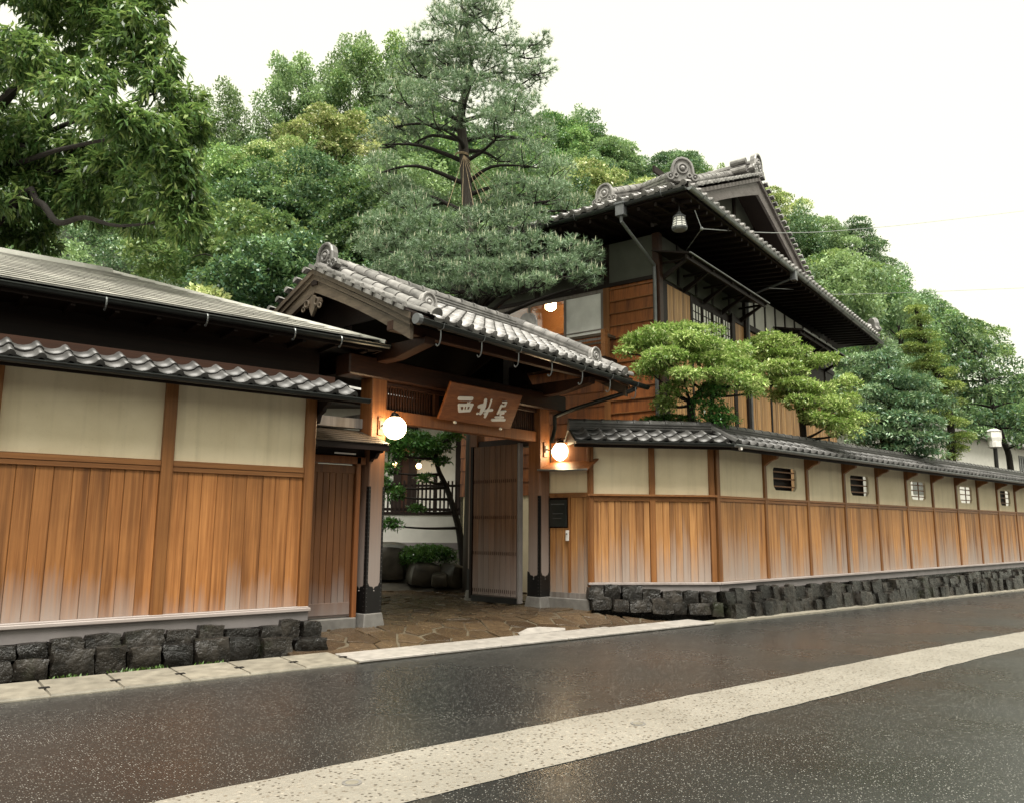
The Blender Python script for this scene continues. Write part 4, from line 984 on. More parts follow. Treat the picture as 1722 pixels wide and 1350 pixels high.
# long run
RP = [0.0] + [1.62 + 1.575 * i for i in range(15)]
both(MB().cbox(.02, .12, -.035, .1, ZS, 2.9, .008), 'post', 'post_wood', MR)
for k in range(1, 15):
    both(MB().cbox(RP[k] - .042, RP[k] + .042, -.025, .1, ZS, 2.9, .006), 'post', 'post_wood', MR)
def win_panel(a, b, z0, z1, wa, wb, wz0, wz1, y0, y1):
    """plaster field with a chamfer-cornered opening"""
    c = .075
    O = [(wa + c, wz0), (wb - c, wz0), (wb, wz0 + c), (wb, wz1 - c * .6), (wb - c * .6, wz1), (wa + c * .6, wz1), (wa, wz1 - c * .6), (wa, wz0 + c)]
    X = [((wa + c), z0), ((wb - c), z0), (b, wz0 + c), (b, wz1 - c * .6), (wb - c * .6, z1), (wa + c * .6, z1), (a, wz1 - c * .6), (a, wz0 + c)]
    m = MB(); corners = {(0, 1): None, (1, 2): (b, z0), (3, 4): (b, z1), (5, 6): (a, z1), (7, 0): (a, z0)}
    for i in range(8):
        j = (i + 1) % 8
        poly = [O[i], O[j], X[j]]
        cr = corners.get((i, j))
        if cr: poly.append(cr)
        poly.append(X[i])
        m.prism([(p[0], y0, p[1]) for p in poly], (0, y1 - y0, 0))
    return m
for k in range(14):
    a = RP[k] + (.12 if k == 0 else .042); b = RP[k + 1] - .042
    n = 7 if k < 8 else 6
    planks(rw, [a + (b - a) * q / n + (rnd.uniform(-.03, .03) if 0 < q < n else 0) for q in range(n + 1)], ZS, ZRL - .05, 0, 'plank_right', M=MR)
    both(MB().box(a, b, -.012, .06, ZRL - .055, ZRL - .005).box(a, b, -.02, .06, ZRL, ZRL + .045), 'rail', 'rail_wood', MR, .004)
    if k % 2 == 1:
        wa, wb = a + .30, b - .32
        both(win_panel(a, b, ZRL + .045, 2.92, wa, wb, 2.24, 2.68, .02, .075), 'plaster_panel', 'plaster', MR)
        f = MB()
        for z in (2.32, 2.47, 2.60): f.box(wa - .02, wb + .02, .06, .085, z - .012, z + .012)
        if k > 3: f.box((wa + wb) / 2 + .1, (wa + wb) / 2 + .13, .06, .08, 2.22, 2.70)
        w = both(f, 'window_bars', 'post_wood', MR)
        if k in (1, 3, 9): both(MB().box(wa - .05, wb + .05, .16, .18, 2.15, 2.75), 'window_shutter', 'dark_shade_wood', MR)
    else:
        both(MB().box(a, b, .02, .06, ZRL + .045, 2.92), 'plaster_panel', 'plaster', MR)
both(MB().box(.0, LR, -.085, .06, ZS - .045, ZS - .004), 'sill', 'sill_wood', MR, .006)
both(MB().box(.0, LR, -.05, .1, ZS - .17, ZS - .047), 'plinth', 'plinth', MR)
both(MB().box(.05, LR, .06, .09, ZS, ZRL), 'core', 'dark_shade_wood', MR)
both(MB().box(0, LS, .06, .09, ZS, 2.9), 'core', 'dark_shade_wood', MS)
for k in range(1, 15):
    both(MB().prism([(RP[k] - .04, -.30, 2.86), (RP[k] - .04, -.28, 2.80), (RP[k] - .04, -.15, 2.76), (RP[k] - .04, -.026, 2.68), (RP[k] - .04, -.026, 2.9)], (.08, 0, 0)), 'bracket', 'post_wood', MR)
# stone base
sbR = both(MB().box(.0, LR, -.02, .3, -.3, ZS - .165).box(0, LR, -.18, -.02, -.4, .25), 'stone_base', 'wet_stone', MR)
n1 = place_stones(sbR, (-.05, -.30), (11.0, -.30), [(0.0, -.02, .25, .26), (.10, .20, .46, .26)], lambda x: gz(11.36 + x) if x > 0 else 0, .08)
n2 = place_stones(sbR, (11.0, -.30), (18.5, -.30), [(0.0, -.02, .32, .26), (.10, .24, .50, .26)], lambda x: gz(11.36 + x), .08)
sbS = both(MB().box(0, LS, -.02, .3, -.05, ZS - .165), 'stone_base', 'wet_stone', MS)
place_stones(sbS, (.02, -.27), (LS - .02, -.27), [(0.0, .06, .26, .26), (.10, .22, .45, .26)], lambda x: .12 - .13 * x / LS, .08)
# tiled roof: eave .40 in front, ridge just behind the wall face
def wall_roof(M, L, x0, x1, ncol, hipA=0.0, hipB=0.0, miter=None):
    ze, zr, ye, yr = 2.935, 3.19, -.42, .12
    d = MB().add([(x0 + hipA, ye, ze), (x1 + hipB, ye, ze), (x1, yr, zr), (x0, yr, zr), (x0 + hipA, ye, ze - .03), (x1 + hipB, ye, ze - .03), (x1, yr, zr - .03), (x0, yr, zr - .03), (x0, .66, ze), (x1, .66, ze)],
                 [(0, 1, 2, 3), (7, 6, 5, 4), (0, 4, 5, 1), (3, 2, 9, 8), (1, 5, 6, 2), (0, 3, 7, 4)]).build('roof', 'tile_dark', rw, mw=M)
    b = Vector((0, yr - ye, zr - ze)).normalized()
    def keep(x, y): return True
    sx = x0 + min(hipA, 0)
    n = int((x1 + max(hipB, 0) - sx) / TW)
    lay_tiles(d, (sx, ye - .03, ze + .02), (1, 0, 0), b, n, 2, TW, .25, T_EAVE_D, T_FIELD_D)
    ridge_stack(MB(), (x0, yr - .01, zr - .02), (x1, yr - .01, zr - .02), .24, .13, 3).build('ridge_layers', 'tile_dark', d)
    cap_row(d, (x0, yr - .01, zr + .11), (x1, yr - .01, zr + .11), CAP_D, .28)
    m = MB().box(x0 + hipA, x1 + hipB, ye + .04, ye + .07, ze - .10, ze - .03); m.build('fascia', 'dark_shade_wood', rw, mw=M)
    gm = gutter(rw, (x0 + hipA - .0, ye - .06, ze - .015), (x1 + hipB, ye - .06, ze - .02), .045, 'galv' if L > 5 else 'gutter_metal'); gm.matrix_local = M
    rm = MB(); x = x0 + .15
    while x < x1:
        rm.beam((x, ye + .05, ze - .045), (x, -.02, ze + .14), .045, .05); x += .4
    rm.build('rafters', 'dark_shade_wood', rw, mw=M)
wall_roof(MS, LS, -.32, LS + .02, 9, 0.0, .14)
both(MB().prism([(-.30, -.40, 2.90), (-.30, .12, 3.17), (-.30, .60, 2.93)], (.04, 0, 0)), 'gable_board', 'beam_wood', MS)
wall_roof(MR, LR, .02, LR, 88, -.13, 0.0)
# corner ridge cap between the two runs and the little white pipe end
MB().tube([Vector((0.06, -.46, 2.97)), Vector((.03, .1, 3.27))], .06, 8).build('corner_cap', 'tile_dark', rw)
MB().lathe([(.028, 0), (.028, .05)], 12).build('pipe_end', 'white_paint', rw, mw=mat4((1, 0, 0), (0, 0, 1), (0, -1, 0), (.10, -.46, 2.86)))

# ================================================================== HOUSE
HA = R(14.5)
hs = empty('main_house', 'two storey brown wooden house with large grey tiled roof', 'house', (11.92, 10.34, 0), HA)
OV = 1.22; HLEN = 12.4; NLEN = 5.2; ZW = 7.45
# posts & N side (faces the gate court)
MB().cbox(-.06, .10, -.06, .10, 0, ZW, .01).build('corner_post', 'beam_wood', hs)
MB().box(-.04, .0, 1.12, 1.27, 0, 6.52).build('post', 'post_wood', hs)
z = 3.55; i = 0
while z < 6.47:
    z1 = min(z + .262, 6.50)
    b = MB().prism([(-.035, .09, z), (-.012, .09, z1 + .02), (.02, .09, z1 + .02), (.02, .09, z)], (0, 1.03, 0)).build('clapboard', 'house_board', hs)
    MB().box(-.045, -.0345, .09, 1.12, z - .004, z + .012).build('batten', 'rail_wood', hs)
    z = z1
# lower clapboards carry on to the left behind the gate roof
z = 2.2
while z < 5.2:
    z1 = z + .30
    MB().prism([(-.035, 1.28, z), (-.012, 1.28, z1 + .02), (.02, 1.28, z1 + .02), (.02, 1.28, z)], (0, 3.9, 0)).build('clapboard', 'house_board', hs)
    if z < 3.4: MB().prism([(-.035, .09, z), (-.012, .09, z1 + .02), (.02, .09, z1 + .02), (.02, .09, z)], (0, 1.18, 0)).build('clapboard', 'house_board', hs)
    z = z1
MB().box(.0, .03, 1.27, 5.18, 0, 2.2).build('ground_floor_wall', 'plaster', hs)
MB().box(-.05, .04, .0, 5.2, 6.50, 6.58).build('rail', 'dark_shade_wood', hs)
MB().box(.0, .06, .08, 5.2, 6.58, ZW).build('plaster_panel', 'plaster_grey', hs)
for n_ in (1.2, 3.0, 5.0): MB().box(-.02, .0, n_ - .06, n_ + .06, 6.58, ZW).build('post', 'dark_shade_wood', hs)
# small projecting window hood on the N side
MB().prism([(-.42, 1.15, 6.86), (-.42, 1.15, 6.90), (.0, 1.15, 7.05), (.0, 1.15, 6.98)], (0, 3.6, 0)).build('window_hood', 'dark_shade_wood', hs)
MB().box(-.36, 0, 1.2, 1.26, 6.74, 6.86).box(-.36, 0, 1.9, 1.96, 6.78, 6.86).box(-.34, -.30, 1.15, 4.7, 6.80, 6.86).build('hood_bracket', 'beam_wood', hs)
# veranda glazing
win = MB().box(-.02, .03, 1.27, 5.15, 5.38, 5.46).box(-.02, .03, 1.27, 5.15, 6.42, 6.50).build('veranda_window', 'grey_wood', hs)
for a in (1.28, 2.22, 3.18, 4.14):
    MB().box(-.03, .025, a, a + .055, 5.46, 6.42).build('window_frame', 'grey_wood', win)
    MB().box(-.015, .015, a + .055, a + .96, 5.62, 5.645).build('window_bar', 'grey_wood', win)
    MB().box(-.003, .003, a + .055, a + .94, 5.46, 6.42).build('pane', 'pane_white' if a < 1.5 else 'window_glass', win)  # first pane opaque white, standing in for the bright reflection in the glass
MB().box(.04, .055, 1.30, 2.20, 5.46, 6.42).build('pane_white', 'pane_white', win)  # white sheet set close behind that pane to brighten it
rm = MB().box(1.6, 1.65, 1.2, 5.1, 5.0, 6.9).box(.05, 1.65, 1.2, 5.1, 5.0, 5.05).box(.05, 1.65, 1.2, 5.1, 6.9, 6.95).box(.05, 1.65, 1.2, 1.24, 5.05, 6.9).box(.05, 1.65, 5.1, 5.14, 5.05, 6.9).build('room', 'room_wall', hs)
MB().box(1.585, 1.598, 2.3, 4.6, 6.1, 6.16).box(1.585, 1.598, 2.3, 4.6, 5.75, 5.8).build('room_trim', 'rail_wood', rm)
# balcony rail
br = MB().box(-.50, -.44, .98, 5.5, 5.36, 5.42).box(-.49, -.45, 1.0, 5.5, 5.20, 5.24).box(-.50, 0, .98, 1.03, 5.36, 5.42).build('balcony_rail', 'verge_wood', hs)
for n_ in (1.0, 2.0, 3.0, 4.0, 5.0):
    MB().box(-.52, -.42, n_ - .05, n_ + .05, 4.9, 5.48).build('rail_post', 'rail_wood', br)
MB().box(-.55, 0, .95, 5.6, 4.84, 4.92).build('balcony_floor', 'dark_shade_wood', br)
# H side (faces the street)
MB().box(0, HLEN, .03, .08, 0, ZW).build('wall_core', 'dark_shade_wood', hs)
MB().box(.10, .34, -.03, .03, 0, 6.5).build('post', 'dark_shade_wood', hs)
x = .36
while x < 1.46:
    MB().box(x, x + .078, -.02 - rnd.uniform(0, .006), .03, 3.4, 6.46).build('wall_slat', 'slat_wood', hs); x += .086
MB().box(1.44, 1.52, -.04, .03, 3.4, 6.5).build('post', 'dark_shade_wood', hs)
lw_ = MB().box(1.52, 3.76, -.01, .02, 5.30, 6.34).build('lattice_window', 'paper', hs)
for a in [1.52 + .56 * k for k in range(5)]:
    MB().box(a - .028, a + .028, -.045, -.011, 5.30, 6.36).build('mullion', 'dark_shade_wood', lw_)
x = 1.60
k = 0
while x < 3.74:
    if k % 4: MB().box(x - .009, x + .009, -.03, -.0112, 5.32, 6.34).build('lattice_bar', 'dark_shade_wood', lw_)
    x += .14; k += 1
for z in (5.46, 5.64, 5.82, 6.0, 6.18):
    MB().box(1.53, 3.75, -.024, -.0115, z - .008, z + .008).build('lattice_rail', 'dark_shade_wood', lw_)
MB().box(1.5, 3.8, -.05, .02, 5.2, 5.30).build('window_sill', 'dark_shade_wood', lw_)
MB().box(3.76, 3.95, -.05, .03, 0, 6.6).build('post', 'dark_shade_wood', hs)
x = 3.97
while x < 4.84:
    MB().box(x, x + .078, -.02 - rnd.uniform(0, .006), .03, 3.4, 6.42).build('wall_slat', 'slat_wood', hs); x += .086
MB().box(4.55, 4.70, -.08, .03, 3.4, ZW).build('post', 'dark_shade_wood', hs)
x = 4.88
while x < 12.3:
    MB().box(x, x + .07, -.02 - rnd.uniform(0, .012), .03, 2.0, 6.38 if x < 7.2 else 5.2).build('wall_slat', 'slat_wood', hs); x += .085
for a in (6.3, 8.9, 11.4): MB().box(a - .05, a + .05, -.05, .03, 0, 6.4).build('post', 'dark_shade_wood', hs)
x = .12
while x < 4.85:
    MB().box(x, x + .07, -.02 - rnd.uniform(0, .012), .03, 2.0, 3.36 if x < 1.5 or x > 3.75 else 5.15).build('wall_slat', 'slat_wood', hs); x += .085
MB().box(.1, 4.86, -.035, .03, 3.36, 3.42).build('rail', 'dark_shade_wood', hs)
MB().box(3.8, HLEN, -.045, .03, 6.42, 6.56).build('beam', 'dark_shade_wood', hs)
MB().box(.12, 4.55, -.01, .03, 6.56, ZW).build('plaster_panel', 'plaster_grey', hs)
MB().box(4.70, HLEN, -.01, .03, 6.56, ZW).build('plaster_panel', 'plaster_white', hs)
for a in (.9, 1.8, 2.7, 3.7, 5.35, 6.15, 6.95, 7.75, 8.6, 9.4, 10.2, 11.0, 11.8): MB().box(a - .045, a + .045, -.03, -.01, 6.56, ZW).build('post', 'dark_shade_wood', hs)
MB().box(HLEN - .05, HLEN + .0, .0, NLEN, 0, ZW).build('end_wall', 'dark_shade_wood', hs)
MB().box(0, HLEN, NLEN - .1, NLEN, 0, ZW).build('rear_wall', 'dark_shade_wood', hs)
MB().box(7.2, 12.3, -.02, .03, 5.2, 6.42).build('shuttered_bay', 'dark_shade_wood', hs)
# window hoods (flat boarded pent roofs on brackets)
for (a, b, zz, d) in ((-.06, 4.38, 6.86, .72), (7.0, 11.7, 6.75, .72)):
    hd = MB().prism([(a, -d, zz), (a, -d, zz + .035), (a, .0, zz + .20), (a, .0, zz + .16)], (b - a, 0, 0)).build('window_hood', 'dark_shade_wood', hs)
    MB().prism([(a, -d, zz - .01), (a - .26, -.02, zz + .12), (a, 0, zz + .16), (a, -d, zz + .02)], (0, 0, .02)).build('hood_side', 'dark_shade_wood', hd)
    MB().tube([(a - .02, -d - .02, zz + .015), (b + .04, -d - .02, zz + .015)], .018, 6).build('hood_edge', 'galv', hd)
    MB().box(a, b, -d + .06, -d + .10, zz - .09, zz - .01).build('hood_batten', 'dark_shade_wood', hd)
    k = a + .2
    while k < b:
        MB().box(k - .03, k + .03, -d + .02, .0, zz - .04, zz - .0).prism([(k - .03, .0, zz - .4), (k - .03, 0, zz - .28), (k - .03, -d + .2, zz - .04), (k - .03, -d + .12, zz - .04)], (.06, 0, 0)).build('hood_bracket', 'dark_shade_wood', hd); k += 1.05
# eave structure and roof
ZEH = 7.74; PH = .436
e0, e1, f0, f1 = -OV, HLEN + OV, -OV, NLEN + OV
HC = (e0 + e1) / 2; ZPK = ZEH + (HC - e0) * PH
GN = -.02; GWN = .75    # verge plane of the gable, gable wall plane
zg = lambda n_: ZEH + (n_ - f0) * PH     # height of the hip face
hg = e0 + (zg(GWN) - ZEH) / PH           # where the hip face meets the gable wall
rv = [(e0, f0, ZEH), (e1, f0, ZEH), (e1, f1, ZEH), (e0, f1, ZEH), (HC, GN, ZPK), (HC, f1 - 2, ZPK),
      (e0 + (GN - f0), GN, zg(GN)), (e1 - (GN - f0), GN, zg(GN)), (hg, GWN, zg(GWN)), (e1 - (hg - e0), GWN, zg(GWN))]
hr = MB().add(rv, [(0, 6, 4, 5, 3), (1, 2, 5, 4, 7), (0, 1, 7, 9, 8, 6), (2, 3, 5)]).build('roof', 'tile', hs)
MB().add([(a, b, c - .16) for a, b, c in rv[:4]] + [(e0 + 1.3, f0 + 1.3, ZEH - .05), (e1 - 1.3, f0 + 1.3, ZEH - .05), (e1 - 1.3, f1 - 1.3, ZEH - .05), (e0 + 1.3, f1 - 1.3, ZEH - .05)],
         [(0, 1, 5, 4), (1, 2, 6, 5), (2, 3, 7, 6), (3, 0, 4, 7), (4, 5, 6, 7)]).build('soffit', 'dark_shade_wood', hs)
MB().box(e0, e1, f0, f0 + .04, ZEH - .16, ZEH - .01).box(e0, e0 + .04, f0 + .04, f1, ZEH - .16, ZEH - .01).build('fascia', 'dark_shade_wood', hs)
H_E = tile_mesh('eave_tile', .27, .26, 'tile', lip=.06, boss=.055, roll=.05)
H_F = tile_mesh('roof_tile', .27, .26, 'tile', roll=.05)
bH = Vector((0, 1, PH)).normalized(); bN = Vector((1, 0, PH)).normalized()
# street side: two courses of the hip face, court side: three courses
nH = int((e1 - e0) / .27)
for j in range(3):
    for i in range(nH):
        x = i * .27
        if x < j * .26 or x > (e1 - e0) - j * .26 - .2: continue
        obj('roof_tile', H_E if j == 0 else H_F, hr, mw=mat4((1, 0, 0), bH, (0, -PH / math.hypot(1, PH), 1 / math.hypot(1, PH)), Vector((e0 + x, f0 - .05, ZEH + .02)) + bH * (j * .26)))
nN = int((f1 - f0) / .27)
aN = Vector((0, -1, 0)); nNv = aN.cross(bN)
for j in range(2):
    for i in range(nN):
        y = i * .27
        if j * .26 > y: continue
        obj('roof_tile', H_E if j == 0 else H_F, hr, mw=mat4(aN, bN, nNv, Vector((e0 - .05, f0 + y + .27, ZEH + .02)) + bN * (j * .26)))
# the field of the court slope beyond the first courses, ribbed along the fall
m = MB(); rows = 22
vs = []; nc = 4 * int((f1 - GN) / .27)
L_ = (HC - e0) * math.hypot(1, PH)
for j in range(rows * 2):
    jj = (j + 1) // 2; lift = .035 if j % 2 == 0 else 0
    for i in range(nc + 1):
        y = GN + (f1 - GN) * i / nc
        q = Vector((e0, y, ZEH + .03)) + bN * (.5 + (L_ - .5) * min(jj / rows, 1)); q.z += lift + .04 * abs(math.sin(PI * i / 4)); vs.append(q)
m.add(vs, [(j * (nc + 1) + i, (j + 1) * (nc + 1) + i, (j + 1) * (nc + 1) + i + 1, j * (nc + 1) + i + 1) for j in range(rows * 2 - 1) for i in range(nc)])
stuff(m.build('court_slope_tiles', 'tile', hr))
# ridges
CAPH = half_round('cap_tile', .095, .30, 'tile')
def ridge(p, q, w, h, me=CAPH, layers=3):
    ridge_stack(MB(), p, q, w, h, layers).build('ridge_layers', 'tile', hr)
    cap_row(hr, Vector(p) + Vector((0, 0, h)), Vector(q) + Vector((0, 0, h)), me, .30)
hp0 = Vector((e0 + .22, f0 + .22, ZEH + .22 * PH + .05)); hp1 = Vector((e0 + 1.9, f0 + 1.9, ZEH + 1.9 * PH + .05))
ridge(hp0, hp1, .30, .22)
onigawara('onigawara', hr, mat4(Vector((1, -1, 0)).normalized(), Vector((1, 1, 0)).normalized(), (0, 0, 1), hp0 + Vector((-.06, -.06, .0))), 1.08)
hp2 = Vector((e1 - .22, f0 + .22, ZEH + .22 * PH + .05)); ridge(hp2, Vector((e1 - 1.9, f0 + 1.9, ZEH + 1.9 * PH + .05)), .30, .22)
onigawara('onigawara', hr, mat4(Vector((1, 1, 0)).normalized(), Vector((-1, 1, 0)).normalized(), (0, 0, 1), hp2 + Vector((.06, -.06, .0))), 1.25)
kd0 = Vector((e0 + .45, .72, ZEH + .45 * PH + .05)); kd1 = Vector((HC, .72, ZPK + .05))
ridge(kd0, kd1, .30, .24)
onigawara('onigawara', hr, mat4((0, -1, 0), (1, 0, 0), (0, 0, 1), kd0 + Vector((-.06, 0, -.02))), 1.0)
ridge(Vector((e1 - .45, .72, ZEH + .45 * PH + .05)), kd1, .30, .24)
mr0, mr1 = Vector((HC, GN + .15, ZPK + .02)), Vector((HC, f1 - 2, ZPK + .02))
ridge(mr0, mr1, .38, .42, CAPH, 5)
onigawara('onigawara', hr, Matrix.Translation(mr0 + Vector((0, -.06, .06))), 1.35)
for zz in (.22, .44): MB().tube([mr0 + Vector((-.24, .12, zz)), mr0 + Vector((-.24, .55, zz))], .085, 10).build('ridge_end_tile', 'tile', hr)
# gable: verge tiles, barge boards, wall
VT = half_round('verge_tile', .07, .42, 'tile')
for sx in (-1, 1):
    k = 26
    for i in range(k):
        t = (i + .4) / k; h_ = HC + sx * (HC - e0 - 1.2) * (1 - t); z = ZPK - abs(h_ - HC) * PH + .05
        zz = Vector((sx * PH, 0, 1)).normalized(); yy = Vector((0, 1, 0)); xx = yy.cross(zz)
        obj('verge_tile', VT, hr, mw=mat4(xx, yy, zz, (h_, GN - .08, z)))
    for (d0, d1, ins, mt) in ((-.02, -.12, .0, 'barge_wood'), (-.122, -.60, .06, 'barge_wood')):
        top = []; bot = []; K = 12; hl = HC - e0 - 1.15
        for i in range(K + 1):
            t = i / K; h_ = HC + sx * hl * (1 - t); z = ZPK - abs(h_ - HC) * PH
            arch = -.16 * (1 - t) ** 2 * (1 if d1 < -.3 else 0) + (.12 * math.sin(PI * t) if d1 < -.3 else 0)
            top.append((h_, z + d0)); bot.append((h_, z + d1 + arch + (.1 if d1 < -.3 else 0)))
        poly = top + bot[::-1]
        MB().prism([(h_, GN + ins, z) for h_, z in poly], (0, .07, 0)).build('bargeboard', mt, hr)
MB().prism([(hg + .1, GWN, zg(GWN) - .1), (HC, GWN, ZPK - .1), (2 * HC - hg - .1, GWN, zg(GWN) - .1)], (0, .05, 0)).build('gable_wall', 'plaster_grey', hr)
MB().prism([(hg - .3, GN + .1, zg(GN) - .0), (HC, GN + .1, ZPK - .06), (HC, GN + .1, ZPK - .1), (hg - .3, GN + .1, zg(GN) - .05)], (0, .7, 0)).build('gable_soffit', 'dark_shade_wood', hr)
MB().prism([(2 * HC - hg + .3, GN + .1, zg(GN) - .0), (HC, GN + .1, ZPK - .06), (HC, GN + .1, ZPK - .1), (2 * HC - hg + .3, GN + .1, zg(GN) - .05)], (0, .7, 0)).build('gable_soffit', 'dark_shade_wood', hr)
for a in (HC - 1.6, HC, HC + 1.6): MB().box(a - .08, a + .08, GWN - .04, GWN, zg(GWN), ZPK - abs(a - HC) * PH - .1).build('gable_post', 'dark_shade_wood', hr)
MB().box(hg + .6, 2 * HC - hg - .6, GWN - .05, GWN, zg(GWN) + .9, zg(GWN) + 1.05).build('gable_beam', 'dark_shade_wood', hr)
# rafters under both eaves
x = e0 + .3
while x < e1:
    MB().beam((x, f0 + .05, ZEH - .20), (x, .0, ZEH - .10), .055, .07).build('rafter', 'dark_shade_wood', hs); x += .36
y = f0 + .3
while y < f1 - .3:
    MB().beam((e0 + .05, y, ZEH - .20), (.0, y, ZEH - .10), .055, .07).build('rafter', 'dark_shade_wood', hs); y += .36
gutter(hs, (e0 - .04, f0 - .07, ZEH - .08), (e1 - .05, f0 - .07, ZEH - .16), .055, 'galv', 14, 'lead', .05)
gutter(hs, (e0 - .07, f0 - .02, ZEH - .08), (e0 - .07, f1, ZEH - .12), .055, 'gutter_metal', 8, 'lead', .05)
# hopper and down pipes
MB().box(e0 - .15, e0 + .01, .02, .20, ZEH - .32, ZEH - .09).box(e0 - .17, e0 + .03, 0, .22, ZEH - .10, ZEH - .06).build('rain_hopper', 'lead', hs, bevel=.006)
MB().tube([(e0 - .07, .11, ZEH - .3), (e0 - .07, .11, ZEH - .42), (-.12, .02, 6.75), (-.12, .02, 6.6), (-.12, .02, 3.0)], .035, 8).build('down_pipe', 'lead', hs)
MB().tube([(4.62, f0 - .05, ZEH - .2), (4.62, f0 + .05, ZEH - .3), (4.62, -.14, 7.2), (4.62, -.13, 6.9), (4.62, -.13, 2.0)], .03, 8).build('down_pipe', 'lead', hs)
MB().box(4.54, 4.70, f0 - .13, f0 + .0, ZEH - .34, ZEH - .12).build('rain_hopper', 'lead', hs)
# hanging lantern
LN = empty('hanging_lantern', 'small dark metal lantern hanging under the house eave corner', 'lantern', tuple((Vector((11.92, 10.34, 7.02)) + Matrix.Rotation(HA, 3, 'Z') @ Vector((-.98, -.95, 0)))), HA)
MB().tube([(0, 0, .33), (0, 0, .62)], .006, 5).torus((0, 0, .355), (1, 0, 0), (0, 0, 1), .025, .006, 10, 5).build('chain', 'iron', LN)
MB().lathe([(.02, .34), (.035, .33), (.05, .30), (.10, .255), (.125, .235), (.13, .22)], 8).build('cap', 'lead', LN)
MB().lathe([(.105, .22), (.14, .02)], 8).build('paper_shade', 'paper', LN)
m = MB()
for k in range(8):
    t = 2 * PI * k / 8; m.tube([(.107 * math.cos(t), .107 * math.sin(t), .22), (.145 * math.cos(t), .145 * math.sin(t), .0)], .008, 5)
for z, r in ((.17, .118), (.12, .126), (.07, .134)): m.torus((0, 0, z), (1, 0, 0), (0, 1, 0), r, .005, 8, 4)
m.lathe([(.155, 0), (.155, .03), (.13, .03)], 8).lathe([(.12, -.03), (.15, 0)], 8)
m.build('cage', 'lead', LN)
# ceiling lamp in the veranda
VL = empty('veranda_lamp', 'glowing hexagonal ceiling lamp behind the upstairs veranda glass', 'lamp', tuple(Vector((11.92, 10.34, 6.50)) + Matrix.Rotation(HA, 3, 'Z') @ Vector((.75, 3.15, 0))), HA)
MB().lathe([(.07, 0), (.13, .05), (.13, .18), (.10, .22)], 6).build('shade', 'room_light', VL)
MB().lathe([(.04, .22), (.04, .40)], 8).build('stem', 'iron', VL)
# bracket and wires at the eave
pw = pt(1178, 383, 14.3)
WR = empty('service_wire', 'thin pale service wire running right from under the house eave', 'wire', tuple(pw))
MB().tube([pt(1166, 352, 14.3) - pw, (0, 0, 0), pt(1152, 420, 15.2) - pw], .010, 5).sphere((0, 0, 0), .035, 8, 6).build('insulator_bracket', 'galv', WR)
MB().tube(smooth_pts([(0, 0, 0), pt(1320, 389, 19) - pw, pt(1450, 381, 26) - pw, pt(1620, 362, 40) - pw, pt(1950, 320, 70) - pw], 6), .010, 5).build('wire', 'galv', WR)
p2 = pt(1292, 482, 18.6)
WR2 = empty('service_wire', 'lower thin wire fixed to the house wall by the down pipe', 'wire', tuple(p2))
MB().tube(smooth_pts([(0, 0, 0), pt(1330, 484, 19.5) - p2, pt(1366, 487, 21.5) - p2, pt(1500, 489, 30) - p2, pt(1900, 470, 60) - p2], 6), .009, 5).build('wire', 'galv', WR2)

# ================================================================== foliage tools
def np_mesh(name, V, F, mat, tint=None):
    """V (n,3), F (m,4) quads or (m,3)"""
    me = bpy.data.meshes.new(name); k = F.shape[1]
    me.vertices.add(len(V)); me.vertices.foreach_set('co', V.astype(np.float32).ravel())
    me.loops.add(F.size); me.loops.foreach_set('vertex_index', F.astype(np.int32).ravel())
    me.polygons.add(len(F)); me.polygons.foreach_set('loop_start', np.arange(0, F.size, k, dtype=np.int32)); me.polygons.foreach_set('loop_total', np.full(len(F), k, dtype=np.int32))
    me.materials.append(MATS[mat]); me.update(calc_edges=True)
    a = me.attributes.new('tint', 'FLOAT', 'POINT'); a.data.foreach_set('value', (np.full(len(V), .5) if tint is None else tint).astype(np.float32))
    return me
def unit(a): return a / np.maximum(np.linalg.norm(a, axis=1, keepdims=True), 1e-9)
def leaf_cards(C, D, length, width, jit=.3, curl=.15):
    n = len(C); D = unit(D); ref = unit(rng.normal(size=(n, 3)) * .5 + np.array([0, 0, 1.]))
    S = unit(np.cross(D, ref)); Nn = np.cross(S, D)
    L = length * (1 + jit * rng.uniform(-1, 1, (n, 1))); W = width * (1 + jit * rng.uniform(-1, 1, (n, 1)))
    a = C; t = C + D * L - Nn * L * curl; mdl = C + D * L * .48
    V = np.stack([a, mdl + S * W / 2 + Nn * W * .15, t, mdl - S * W / 2 + Nn * W * .15], 1).reshape(-1, 3)
    F = np.arange(4 * n).reshape(n, 4)
    return V, F
def ellip_points(c, r, n, up=.25, shell=.55):
    d = rng.normal(size=(n, 3)); d[:, 2] += up; d = unit(d)
    rad = shell + (1 - shell) * rng.uniform(0, 1, (n, 1)) ** .6
    bumps = 1 + .12 * np.sin(d[:, :1] * 7 + c[0]) * np.cos(d[:, 1:2] * 6 + c[1])
    return np.array(c) + d * rad * bumps * np.array(r), d
